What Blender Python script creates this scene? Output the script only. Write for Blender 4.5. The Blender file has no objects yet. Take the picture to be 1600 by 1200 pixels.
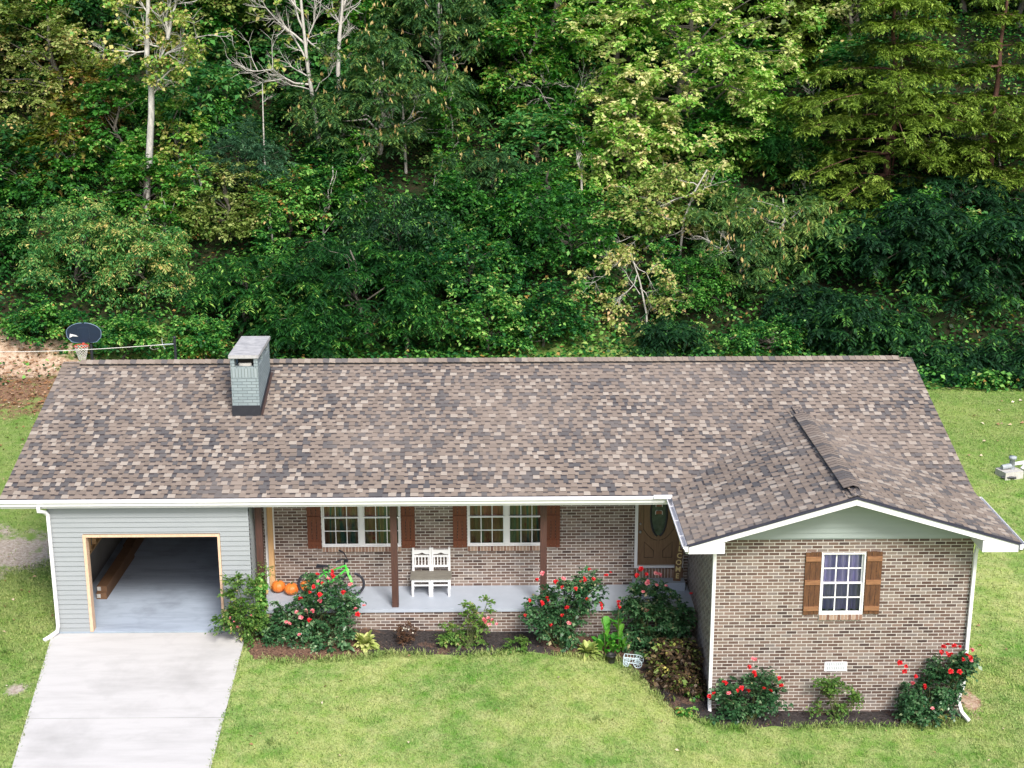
import bpy, math, random
import numpy as np
from mathutils import Vector, Matrix
S = bpy.context.scene
COL = S.collection
R = math.radians
# ------------------------------------------------------------------ camera
CAM = np.array([9.119, -29.655, 12.785]); YAW, PIT, ROL, F = 0.011, 0.2708, -0.0027, 2296.0
FW = np.array([math.sin(YAW)*math.cos(PIT), math.cos(YAW)*math.cos(PIT), -math.sin(PIT)])
_r = np.array([math.cos(YAW), -math.sin(YAW), 0.]); _u = np.cross(_r, FW)
RT = math.cos(ROL)*_r + math.sin(ROL)*_u; UP = -math.sin(ROL)*_r + math.cos(ROL)*_u
cd = bpy.data.cameras.new('camera'); cam = bpy.data.objects.new('camera', cd); COL.objects.link(cam)
cd.sensor_width = 36; cd.lens = F/1600*36; cd.clip_end = 600
m = Matrix.Identity(4)
for i in range(3):
    m[i][0] = RT[i]; m[i][1] = UP[i]; m[i][2] = -FW[i]; m[i][3] = CAM[i]
cam.matrix_world = m
S.camera = cam
# ------------------------------------------------------------------ light
SUN_EL, SUN_AZ = 44, 160          # azimuth clockwise from +Y: in front of the house, a little to the right
w = bpy.data.worlds.new('World'); S.world = w; w.use_nodes = True
nt = w.node_tree; bg = nt.nodes['Background']
sky = nt.nodes.new('ShaderNodeTexSky'); sky.sky_type = 'NISHITA'; sky.sun_disc = False
sky.sun_elevation = R(SUN_EL); sky.sun_rotation = R(SUN_AZ); sky.dust_density = 3.0; sky.air_density = 1.0
nt.links.new(sky.outputs[0], bg.inputs[0]); bg.inputs[1].default_value = 0.15
sl = bpy.data.lights.new('sun', 'SUN'); sl.energy = 3.05; sl.angle = R(18); sl.color = (1, .96, .9)
so = bpy.data.objects.new('sun', sl); COL.objects.link(so)
sd = Vector((math.sin(R(SUN_AZ))*math.cos(R(SUN_EL)), math.cos(R(SUN_AZ))*math.cos(R(SUN_EL)), math.sin(R(SUN_EL))))
so.rotation_euler = sd.to_track_quat('Z', 'Y').to_euler(); so.location = (9, -40, 60)
S.view_settings.view_transform = 'Standard'; S.view_settings.look = 'None'; S.view_settings.gamma = 1
S.view_settings.exposure = 0.62
S.render.engine = 'CYCLES'
S.cycles.max_bounces = 6; S.cycles.transparent_max_bounces = 6

# ------------------------------------------------------------------ helpers
def ray(px, py):
    d = FW*F + RT*(px-800) - UP*(py-600); return d/np.linalg.norm(d)
def at(px, py, Y):
    d = ray(px, py); t = (Y-CAM[1])/d[1]; return CAM+d*t
def mpp(Y): return (Y-CAM[1])*1.03/F          # metres per photo pixel at depth Y

AX = [-60, 4.0, 7.0, 10.0, 12.0, 13.6, 18.0, 24.0, 90]
AZ = [-.34, -.345, -.54, -.60, -.78, -1.06, -1.12, -1.45, -1.7]
def _n2(x, y, s, k):
    return np.sin(x*s+k*1.7+1.3*np.sin(y*s*.7+k))*np.cos(y*s*1.1+k*2.3+np.sin(x*s*.6))
def hstart(x):
    a = np.clip((x-17.5)/5, 0, 1); b = np.clip((-4-x)/2.5, 0, 1)
    return 20.5-2.6*a*a*(3-2*a)-1.6*b*b*(3-2*b)
def g(x, y):
    x = np.asarray(x, float); y = np.asarray(y, float)
    a = np.interp(x, AX, AZ)
    t = np.clip((y-1)/18., 0, 1); t = t*t*(3-2*t)
    z = a*(1-t)+t*(-.35)
    z = z-np.clip(-1.6-y, 0, 60)*np.where(x < 12.5, .05, .03)
    z = z+0.
    h = np.clip(y-hstart(x)-.8*np.sin(x*.35)-.5*np.sin(x*.9+1), 0, 200)
    hs = h*.52*np.clip(h/2.5, 0, 1)
    z = z+np.where(h > 45, 45*.52+(h-45)*.12, hs)
    z = z+np.clip(h/6, 0, 1)*(.5*_n2(x, y, .35, 1)+.22*_n2(x, y, 1.1, 4))
    z = z+.02*_n2(x, y, .9, 2)*np.clip((np.abs(y+1)-4)/3, 0, 1)
    return z
def gz(x, y): return float(g(x, y))
def gp(px, py, lift=0.):
    d = ray(px, py); lo, t = 0, 10.
    while t < 200:
        p = CAM+d*t
        if p[2] < gz(p[0], p[1])+lift: break
        t += .25
    lo, hi = t-.25, t
    for _ in range(16):
        mid = (lo+hi)/2; p = CAM+d*mid
        if p[2] < gz(p[0], p[1])+lift: hi = mid
        else: lo = mid
    return CAM+d*hi

def tag(o, label=None, cat=None, group=None, kind=None):
    if label: o['label'] = label
    if cat: o['category'] = cat
    if group: o['group'] = group
    if kind: o['kind'] = kind
    return o
def empty(name, loc, label, cat, group=None):
    o = bpy.data.objects.new(name, None); COL.objects.link(o); o.location = loc; o.empty_display_size = .2
    return tag(o, label, cat, group)
def put(o, parent):
    COL.objects.link(o)
    if parent is not None:
        o.parent = parent
        o.matrix_parent_inverse = wm(parent).inverted()
    return o
def wm(o):
    mm = Matrix.LocRotScale(o.location, o.rotation_euler, o.scale)
    if o.parent: return wm(o.parent) @ o.matrix_parent_inverse @ mm
    return mm

class MB:
    def __init__(s): s.v = []; s.f = []; s.t = []; s.uv = []; s.sm = []; s.mi = []; s.cur = 0
    def face(s, pts, tone=.5, uv=None, smooth=False):
        i = len(s.v); s.v += [tuple(p) for p in pts]; s.f.append(tuple(range(i, i+len(pts)))); s.t.append(tone); s.sm.append(smooth); s.mi.append(s.cur)
        if uv is None:
            a = np.array(pts[0]); n = np.cross(np.array(pts[1])-a, np.array(pts[2])-a); n = np.abs(n)
            k = int(np.argmax(n)); uv = [((p[1], p[2]), (p[0], p[2]), (p[0], p[1]))[k] for p in pts]
        s.uv.append(uv)
    def box(s, x0, x1, y0, y1, z0, z1, tone=.5, rot=None, c=None):
        P = [(x, y, z) for x in (x0, x1) for y in (y0, y1) for z in (z0, z1)]
        if rot is not None:
            c = Vector(c if c is not None else ((x0+x1)/2, (y0+y1)/2, (z0+z1)/2)); P = [tuple(rot @ (Vector(p)-c)+c) for p in P]
        for q in ((0, 1, 3, 2), (4, 6, 7, 5), (0, 4, 5, 1), (2, 3, 7, 6), (0, 2, 6, 4), (1, 5, 7, 3)):
            s.face([P[i] for i in q], tone)
    def prism(s, pts, d, tone=.5):      # polygon pts extruded by vector d
        q = [tuple(np.array(p)+np.array(d)) for p in pts]; s.face(pts[::-1], tone); s.face(q, tone)
        for i in range(len(pts)):
            j = (i+1) % len(pts); s.face([pts[i], pts[j], q[j], q[i]], tone)
    def tube(s, pts, rad, n=8, tone=.5, cap=True, sq=False, smooth=True):
        pts = [np.array(p, float) for p in pts]
        if not hasattr(rad, '__len__'): rad = [rad]*len(pts)
        rings = []; ref = None
        for i, p in enumerate(pts):
            d = pts[min(i+1, len(pts)-1)]-pts[max(i-1, 0)]; d = d/(np.linalg.norm(d)+1e-9)
            if ref is None:
                ref = np.array([1., 0, 0]) if abs(d[0]) < .8 else np.array([0, 1., 0])
            a = np.cross(d, ref); a /= np.linalg.norm(a); b = np.cross(d, a); ref = -b if False else ref
            off = math.pi/4 if sq else 0
            rings.append([p+rad[i]*(math.cos(off+2*math.pi*k/n)*a+math.sin(off+2*math.pi*k/n)*b) for k in range(n)])
        base = len(s.v); L = 0
        for i, r_ in enumerate(rings):
            s.v += [tuple(q) for q in r_]
        for i in range(len(rings)-1):
            L1 = L+float(np.linalg.norm(pts[i+1]-pts[i]))
            for k in range(n):
                k2 = (k+1) % n
                s.f.append((base+i*n+k, base+i*n+k2, base+(i+1)*n+k2, base+(i+1)*n+k)); s.t.append(tone); s.mi.append(s.cur); s.sm.append(smooth and not sq)
                c = 6.28*rad[i]/n; s.uv.append([(k*c, L), ((k+1)*c, L), ((k+1)*c, L1), (k*c, L1)])
            L = L1
        if cap:
            s.face([tuple(q) for q in rings[0]], tone); s.face([tuple(q) for q in rings[-1][::-1]], tone)
    def lathe(s, prof, c, n=16, tone=.5, rib=0, ribn=9, squash=1):
        rings = []
        base = len(s.v)
        for (r_, z) in prof:
            for k in range(n):
                a = 2*math.pi*k/n; rr = r_*(1-rib*(.5+.5*math.cos(a*ribn))) if rib else r_
                s.v.append((c[0]+rr*math.cos(a), c[1]+rr*math.sin(a)*squash, c[2]+z))
        for i in range(len(prof)-1):
            for k in range(n):
                k2 = (k+1) % n
                s.f.append((base+i*n+k, base+i*n+k2, base+(i+1)*n+k2, base+(i+1)*n+k)); s.t.append(tone); s.mi.append(s.cur); s.sm.append(True); s.uv.append([(0, 0)]*4)
    def build(s, name, mat, parent=None, bevel=0):
        me = bpy.data.meshes.new(name); me.from_pydata(s.v, [], s.f)
        for q in (mat if isinstance(mat, (list, tuple)) else [mat]): me.materials.append(q)
        me.polygons.foreach_set('material_index', np.array(s.mi, dtype=np.int32))
        uvl = me.uv_layers.new(name='UVMap'); flat = np.array([c for f in s.uv for p in f for c in p], dtype=np.float32)
        uvl.data.foreach_set('uv', flat)
        at_ = me.attributes.new('tone', 'FLOAT', 'FACE'); at_.data.foreach_set('value', np.array(s.t, dtype=np.float32))
        me.polygons.foreach_set('use_smooth', np.array(s.sm, dtype=bool)); me.update()
        o = bpy.data.objects.new(name, me)
        if bevel:
            b = o.modifiers.new('bevel', 'BEVEL'); b.width = bevel; b.segments = 2; b.limit_method = 'ANGLE'; b.angle_limit = R(50)
        return put(o, parent)

def quads_object(name, V, T, mat, parent=None):
    """V (N,4,3) quads, T (N,) tones -> one mesh object"""
    n = len(V); me = bpy.data.meshes.new(name)
    me.vertices.add(4*n); me.vertices.foreach_set('co', V.reshape(-1).astype(np.float32))
    me.loops.add(4*n); me.loops.foreach_set('vertex_index', np.arange(4*n, dtype=np.int32))
    me.polygons.add(n); me.polygons.foreach_set('loop_start', np.arange(0, 4*n, 4, dtype=np.int32))
    me.update(calc_edges=True)
    a = me.attributes.new('tone', 'FLOAT', 'FACE'); a.data.foreach_set('value', T.astype(np.float32))
    me.materials.append(mat); me.validate()
    return put(bpy.data.objects.new(name, me), parent)
def leaves(pos, axis, nrm, L, W, fold=.18):
    axis = axis/(np.linalg.norm(axis, axis=1, keepdims=True)+1e-9)
    side = np.cross(axis, nrm); side /= (np.linalg.norm(side, axis=1, keepdims=True)+1e-9)
    up = np.cross(side, axis); L = L[:, None]; W = W[:, None]
    a = pos; b = pos+axis*L*.45+side*W*.5+up*W*fold; c = pos+axis*L-up*L*.12; d = pos+axis*L*.45-side*W*.5+up*W*fold
    return np.stack([a, b, c, d], axis=1)
def nz(a): return a/(np.linalg.norm(a, axis=-1, keepdims=True)+1e-9)

def spray(rng, C, ntwig, lt, nleaf, L, W, droop=.35, rise=.3, flat=.6, side=1.1, out=None, even=False, tone=(.5, .22), jit=.02, cfall=None, ctone=None):
    """twigs with paired leaves round every clump centre C (M,3)"""
    M = len(C)
    az = rng.uniform(0, 2*np.pi, (M, ntwig))
    if even: az = (az[:, :1]+np.linspace(0, 2*np.pi, ntwig, endpoint=False)[None]+rng.normal(0, .25, (M, ntwig)))
    el = rise+rng.normal(0, .35, (M, ntwig))
    D = np.stack([np.cos(az)*np.cos(el), np.sin(az)*np.cos(el), np.sin(el)], -1)
    if out is not None: D = nz(D+out[:, None, :]*rng.uniform(.2, 1., (M, ntwig))[..., None])
    ln = lt*rng.uniform(.55, 1.25, (M, ntwig))
    t = (np.arange(nleaf)//2*2+1.)/nleaf
    t = t[None, None]+rng.uniform(-.5, .5, (M, ntwig, nleaf))/nleaf
    t = .12+.88*t
    sgn = np.where(np.arange(nleaf) % 2 == 0, 1., -1.)[None, None, :, None]
    P = C[:, None, None, :]+D[:, :, None, :]*(t*ln[:, :, None])[..., None]
    P[..., 2] -= droop*ln[:, :, None]*t**2
    tan = D[:, :, None, :]+np.zeros_like(P); tan[..., 2] -= 2*droop*t
    tan = nz(tan)
    upv = np.array([0, 0, 1.])
    sd_ = nz(np.cross(tan, upv+rng.normal(0, .35, tan.shape)*(1-flat)))
    ax = nz(tan*(1.0)+sd_*sgn*side+rng.normal(0, .3*(1-flat)+.05, tan.shape)-np.array([0, 0, .25])*(1-flat))
    nn = nz(upv*flat+rng.normal(0, .5, tan.shape)*(1-flat)+np.cross(sd_, tan)*.4)
    P = P+rng.normal(0, jit, P.shape)
    N = M*ntwig*nleaf
    sc = np.clip(np.exp(rng.normal(0, .30, N)), .45, 1.9)
    tn = rng.normal(tone[0], tone[1], N)*.6+np.repeat(rng.normal(tone[0], tone[1]*.8, M*ntwig), nleaf)*.4
    tn = tn+np.where(rng.random(N) < .06, rng.uniform(.15, .45, N), 0)
    if ctone is not None: tn = tn+np.repeat(ctone, ntwig*nleaf)
    Q = leaves(P.reshape(-1, 3), ax.reshape(-1, 3), nn.reshape(-1, 3), L*sc, W*sc)
    return Q, np.clip(tn, .01, .99)

# ------------------------------------------------------------------ materials
def newmat(name):
    m_ = bpy.data.materials.new(name); m_.use_nodes = True; n = m_.node_tree.nodes; l = m_.node_tree.links
    return m_, n, l, n['Principled BSDF']
def c4(c): return (c[0], c[1], c[2], 1)
def ramp(n, stops, const=False):
    r_ = n.new('ShaderNodeValToRGB'); e = r_.color_ramp.elements
    if const: r_.color_ramp.interpolation = 'CONSTANT'
    while len(e) > 1: e.remove(e[0])
    e[0].position = stops[0][0]; e[0].color = c4(stops[0][1])
    for p, c in stops[1:]:
        x = e.new(p); x.color = c4(c)
    return r_
def noise(n, l, scale, detail=4, rough=.55, vec=None, coord='pos'):
    t = n.new('ShaderNodeTexNoise'); t.inputs['Scale'].default_value = scale; t.inputs['Detail'].default_value = detail; t.inputs['Roughness'].default_value = rough
    if vec is None:
        if coord == 'pos': vec = n.new('ShaderNodeNewGeometry').outputs['Position']
        elif coord == 'uv': vec = n.new('ShaderNodeUVMap').outputs[0]
        else: vec = n.new('ShaderNodeTexCoord').outputs['Object']
    l.new(vec, t.inputs['Vector']); return t.outputs['Fac']
def mixc(n, l, fac, a, b, typ='MIX'):
    x = n.new('ShaderNodeMix'); x.data_type = 'RGBA'; x.blend_type = typ
    for s_, v in ((x.inputs[0], fac), (x.inputs[6], a), (x.inputs[7], b)):
        if hasattr(v, 'node'): l.new(v, s_)
        elif isinstance(v, (int, float)): s_.default_value = v
        else: s_.default_value = c4(v)
    return x.outputs[2]
def math_(n, l, op, a, b=0., c=None):
    x = n.new('ShaderNodeMath'); x.operation = op
    for i, v in enumerate((a, b) if c is None else (a, b, c)):
        if hasattr(v, 'node'): l.new(v, x.inputs[i])
        else: x.inputs[i].default_value = v
    return x.outputs[0]
def maprange(n, l, v, a, b, c=0., d=1.):
    x = n.new('ShaderNodeMapRange'); l.new(v, x.inputs[0])
    for i, q in enumerate((a, b, c, d)): x.inputs[i+1].default_value = q
    return x.outputs[0]
def bump(n, l, h, dist, b, strength=.6):
    x = n.new('ShaderNodeBump'); x.inputs['Distance'].default_value = dist; x.inputs['Strength'].default_value = strength
    l.new(h, x.inputs['Height']); l.new(x.outputs[0], b.inputs['Normal'])
def plain(name, a, b=None, scale=6, rough=.6, bmp=.0, metal=0, coord='pos', stretch=None, spec=.5):
    """two-tone mottled paint / wood / stone"""
    m_, n, l, p = newmat(name); b = b or tuple(x*.8 for x in a)
    vec = None
    if stretch:
        mp = n.new('ShaderNodeMapping'); mp.inputs['Scale'].default_value = stretch; l.new(n.new('ShaderNodeNewGeometry').outputs['Position'], mp.inputs[0]); vec = mp.outputs[0]
    f = noise(n, l, scale, 6, .62, vec, coord); f2 = maprange(n, l, f, .32, .68)
    l.new(mixc(n, l, f2, b, a), p.inputs['Base Color']); p.inputs['Roughness'].default_value = rough; p.inputs['Metallic'].default_value = metal
    p.inputs['Specular IOR Level'].default_value = spec
    if bmp: bump(n, l, f, bmp, p)
    return m_
MT = {}
MT['white'] = plain('white_trim', (.74, .735, .75), (.68, .68, .70), 2.2, .42)
MT['white2'] = plain('white_vinyl', (.72, .72, .74), (.64, .65, .67), 5, .38)
MT['siding'] = plain('grey_green_siding', (.268, .290, .305), (.246, .268, .283), 1.3, .55, stretch=(1, 1, 6))
MT['gable'] = plain('sage_siding', (.285, .330, .322), (.255, .30, .292), 1.3, .55, stretch=(1, 1, 6))
MT['concrete'] = None
MT['post'] = plain('dark_stained_post', (.085, .036, .026), (.045, .02, .017), 7, .6, .004, stretch=(6, 6, .6))
MT['shutter'] = plain('red_brown_shutter', (.165, .045, .018), (.09, .025, .011), 9, .55, .003, stretch=(8, 8, .8))
MT['shutter2'] = plain('weathered_brown_shutter', (.145, .060, .022), (.050, .020, .010), 7, .65, .004, stretch=(9, 9, .9))
MT['batten2'] = plain('weathered_batten', (.30, .145, .068), (.15, .065, .03), 9, .65, .003, stretch=(1, 9, 9))
MT['lumber'] = plain('raw_lumber', (.62, .40, .20), (.50, .29, .13), 8, .7, .002, stretch=(7, 7, .6))
MT['lumber2'] = plain('pale_lumber_casing', (.66, .47, .33), (.55, .36, .24), 8, .7, .002, stretch=(4, 4, 1))
MT['porch'] = plain('grey_blue_porch_paint', (.39, .43, .50), (.33, .37, .435), 1.6, .5, .001)
MT['black'] = plain('black_metal', (.012, .014, .022), (.02, .022, .03), 9, .5)
MT['rubber'] = plain('tyre_rubber', (.018, .02, .03), (.03, .03, .04), 20, .75)
MT['steel'] = plain('steel', (.45, .46, .48), (.35, .36, .38), 20, .35, metal=.8)
MT['grey'] = plain('galvanised_grey', (.34, .38, .41), (.24, .27, .30), 12, .5)
MT['stone'] = plain('pale_concrete', (.50, .49, .46), (.36, .35, .33), 14, .85, .004)
MT['brown'] = plain('door_wood', (.195, .118, .066), (.14, .082, .045), 6, .45, .001, stretch=(8, 8, .8))
MT['doorline'] = plain('door_groove', (.05, .028, .015), (.035, .018, .01), 6, .5)
MT['card'] = plain('brown_cardboard', (.15, .078, .038), (.11, .056, .028), 3, .8)
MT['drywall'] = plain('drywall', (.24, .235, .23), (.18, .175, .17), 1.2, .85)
MT['garagefloor'] = None
MT['seat'] = plain('weathered_seat', (.20, .185, .155), (.12, .11, .095), 5, .8, .003, stretch=(1.2, 10, 10))
MT['cap'] = plain('weathered_cap', (.46, .455, .455), (.25, .25, .26), 5, .8, .003, stretch=(1, 2, 1))
MT['pumpkin'] = plain('pumpkin_skin', (.74, .22, .035), (.58, .13, .02), 5, .5)
MT['gourd'] = plain('gourd_skin', (.62, .48, .20), (.45, .33, .12), 8, .55)
MT['stem'] = plain('plant_stem', (.10, .13, .04), (.07, .08, .03), 10, .7)
MT['green'] = plain('green_bike_paint', (.10, .62, .08), (.05, .45, .04), 8, .3)
MT['letter'] = plain('gold_letter', (.72, .56, .25), (.6, .45, .18), 8, .5)
MT['sign'] = plain('sign_board', (.16, .085, .04), (.10, .05, .025), 7, .6, .001, stretch=(6, 6, .7))
MT['iron'] = plain('pale_blue_metal', (.62, .74, .78), (.5, .62, .66), 12, .45)
MT['rim'] = plain('red_rim', (.60, .10, .07), (.5, .07, .05), 8, .45)
MT['board'] = plain('navy_backboard', (.010, .020, .048), (.008, .016, .036), 2, .4)
MT['net'] = plain('white_net', (.66, .64, .62), (.5, .48, .45), 20, .8)
MT['unlit'] = plain('unlit_black', (.02, .02, .02), (.015, .015, .015), 4, .9)  # near-black colour standing in for unlit rooms and chimney openings
MT['pot'] = plain('black_pot', (.015, .015, .018), (.03, .03, .03), 5, .45)

def brick_mat(name, stops, mortar, rowlock=False, painted=False, light=1.):
    m_, n, l, p = newmat(name); uv = n.new('ShaderNodeUVMap').outputs[0]
    wob = n.new('ShaderNodeMapping'); l.new(uv, wob.inputs[0]); wob.inputs['Location'].default_value = (0.05, 0.003, 0)
    vec = wob.outputs[0]
    b = n.new('ShaderNodeTexBrick'); l.new(vec, b.inputs['Vector'])
    b.inputs['Scale'].default_value = 1; b.inputs['Brick Width'].default_value = .2032; b.inputs['Row Height'].default_value = .0677
    b.inputs['Mortar Size'].default_value = .0075; b.inputs['Mortar Smooth'].default_value = .25; b.inputs['Bias'].default_value = 0
    b.inputs['Color1'].default_value = (0, 0, 0, 1); b.inputs['Color2'].default_value = (1, 1, 1, 1); b.inputs['Mortar'].default_value = (.5, .5, .5, 1)
    if rowlock:
        b.offset = 0; b.inputs['Brick Width'].default_value = .0677; b.inputs['Row Height'].default_value = .5
    tone = b.outputs['Color']; mort = b.outputs['Fac']
    r_ = ramp(n, stops); l.new(tone, r_.inputs[0])
    big = maprange(n, l, noise(n, l, .9, 3, .5, uv), .35, .65)
    fine = maprange(n, l, noise(n, l, 45, 4, .7, uv), .3, .7)
    col = mixc(n, l, math_(n, l, 'MULTIPLY', fine, .35), r_.outputs[0], tuple(x*.55 for x in stops[0][1]) if not painted else stops[0][1])
    col = mixc(n, l, math_(n, l, 'MULTIPLY', big, .22), col, tuple(min(1, x*1.25) for x in stops[-1][1]))
    mc = mixc(n, l, fine, mortar, tuple(x*.8 for x in mortar))
    col = mixc(n, l, mort, col, mc)
    l.new(col, p.inputs['Base Color']); p.inputs['Roughness'].default_value = .85; p.inputs['Specular IOR Level'].default_value = .25
    hgt = math_(n, l, 'ADD', math_(n, l, 'MULTIPLY', mort, -1.), math_(n, l, 'MULTIPLY', fine, .25))
    bump(n, l, hgt, .006, p, .8)
    return m_
BST = [(0, (.05, .036, .035)), (.18, (.095, .058, .048)), (.42, (.150, .100, .080)), (.6, (.185, .140, .117)), (.76, (.25, .205, .175)), (.88, (.18, .155, .148)), (.97, (.215, .150, .125))]
MT['brick'] = brick_mat('variegated_brick', BST, (.59, .555, .52))
MT['rowlock'] = brick_mat('rowlock_brick', [(0, (.13, .07, .05)), (.5, (.24, .14, .10)), (1, (.36, .25, .19))], (.70, .64, .58), rowlock=True)
MT['chimney'] = brick_mat('painted_grey_brick', [(0, (.19, .235, .25)), (1, (.25, .30, .315))], (.15, .185, .20), painted=True)
MT['soldier'] = brick_mat('painted_soldier_brick', [(0, (.21, .255, .27)), (1, (.27, .315, .33))], (.15, .19, .19), rowlock=True, painted=True)

def shingle_mat():
    m_, n, l, p = newmat('asphalt_shingle'); a = n.new('ShaderNodeAttribute'); a.attribute_name = 'tone'
    r_ = ramp(n, [(0, (.020, .014, .020)), (.06, (.072, .072, .078)), (.28, (.115, .108, .108)), (.34, (.168, .135, .110)), (.55, (.228, .180, .145)), (.72, (.275, .222, .180)), (.78, (.325, .275, .228)), (1, (.43, .375, .318))])
    l.new(a.outputs['Fac'], r_.inputs[0])
    gr = maprange(n, l, noise(n, l, 160, 3, .8), .3, .7); big = maprange(n, l, noise(n, l, .5, 3, .5), .35, .65)
    col = mixc(n, l, math_(n, l, 'MULTIPLY', gr, .4), r_.outputs[0], (.08, .07, .07))
    col = mixc(n, l, math_(n, l, 'MULTIPLY', big, .28), col, (.30, .25, .215))
    l.new(col, p.inputs['Base Color']); p.inputs['Roughness'].default_value = .9; p.inputs['Specular IOR Level'].default_value = .3
    bump(n, l, gr, .002, p, .5)
    return m_
MT['shingle'] = shingle_mat()

def concrete_mat(name, a, b, stain, stripes=True):
    m_, n, l, p = newmat(name)
    mp = n.new('ShaderNodeMapping'); mp.inputs['Scale'].default_value = (.6, 3.2, 1); l.new(n.new('ShaderNodeNewGeometry').outputs['Position'], mp.inputs[0])
    st = maprange(n, l, noise(n, l, 1.0, 5, .65, mp.outputs[0]), .45, .75)
    bl = maprange(n, l, noise(n, l, .75, 5, .6), .5, .75); fi = noise(n, l, 60, 4, .7)
    col = mixc(n, l, fi, b, a); col = mixc(n, l, math_(n, l, 'MULTIPLY', st, .35), col, stain); col = mixc(n, l, math_(n, l, 'MULTIPLY', bl, .55), col, stain)
    l.new(col, p.inputs['Base Color']); p.inputs['Roughness'].default_value = .85; bump(n, l, fi, .002, p, .4)
    return m_
MT['concrete'] = concrete_mat('driveway_concrete', (.505, .495, .49), (.455, .445, .44), (.27, .262, .255))
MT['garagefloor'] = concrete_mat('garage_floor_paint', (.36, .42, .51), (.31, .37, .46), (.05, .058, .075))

def leaf_mat(name, stops, trans=.3, rough=.5, vary=.12, spec=.35):
    m_, n, l, p = newmat(name); a = n.new('ShaderNodeAttribute'); a.attribute_name = 'tone'
    oi = n.new('ShaderNodeObjectInfo'); v = math_(n, l, 'ADD', a.outputs['Fac'], math_(n, l, 'MULTIPLY', math_(n, l, 'SUBTRACT', oi.outputs['Random'], .5), vary))
    r_ = ramp(n, stops); l.new(v, r_.inputs[0]); l.new(r_.outputs[0], p.inputs['Base Color'])
    p.inputs['Roughness'].default_value = rough; p.inputs['Specular IOR Level'].default_value = spec
    t = n.new('ShaderNodeBsdfTranslucent'); hs = n.new('ShaderNodeHueSaturation'); hs.inputs['Saturation'].default_value = 1.15; hs.inputs['Value'].default_value = 1.25
    l.new(r_.outputs[0], hs.inputs['Color']); l.new(hs.outputs[0], t.inputs['Color'])
    mx = n.new('ShaderNodeMixShader'); mx.inputs[0].default_value = trans
    l.new(p.outputs[0], mx.inputs[1]); l.new(t.outputs[0], mx.inputs[2]); l.new(mx.outputs[0], n['Material Output'].inputs[0])
    return m_
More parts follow.
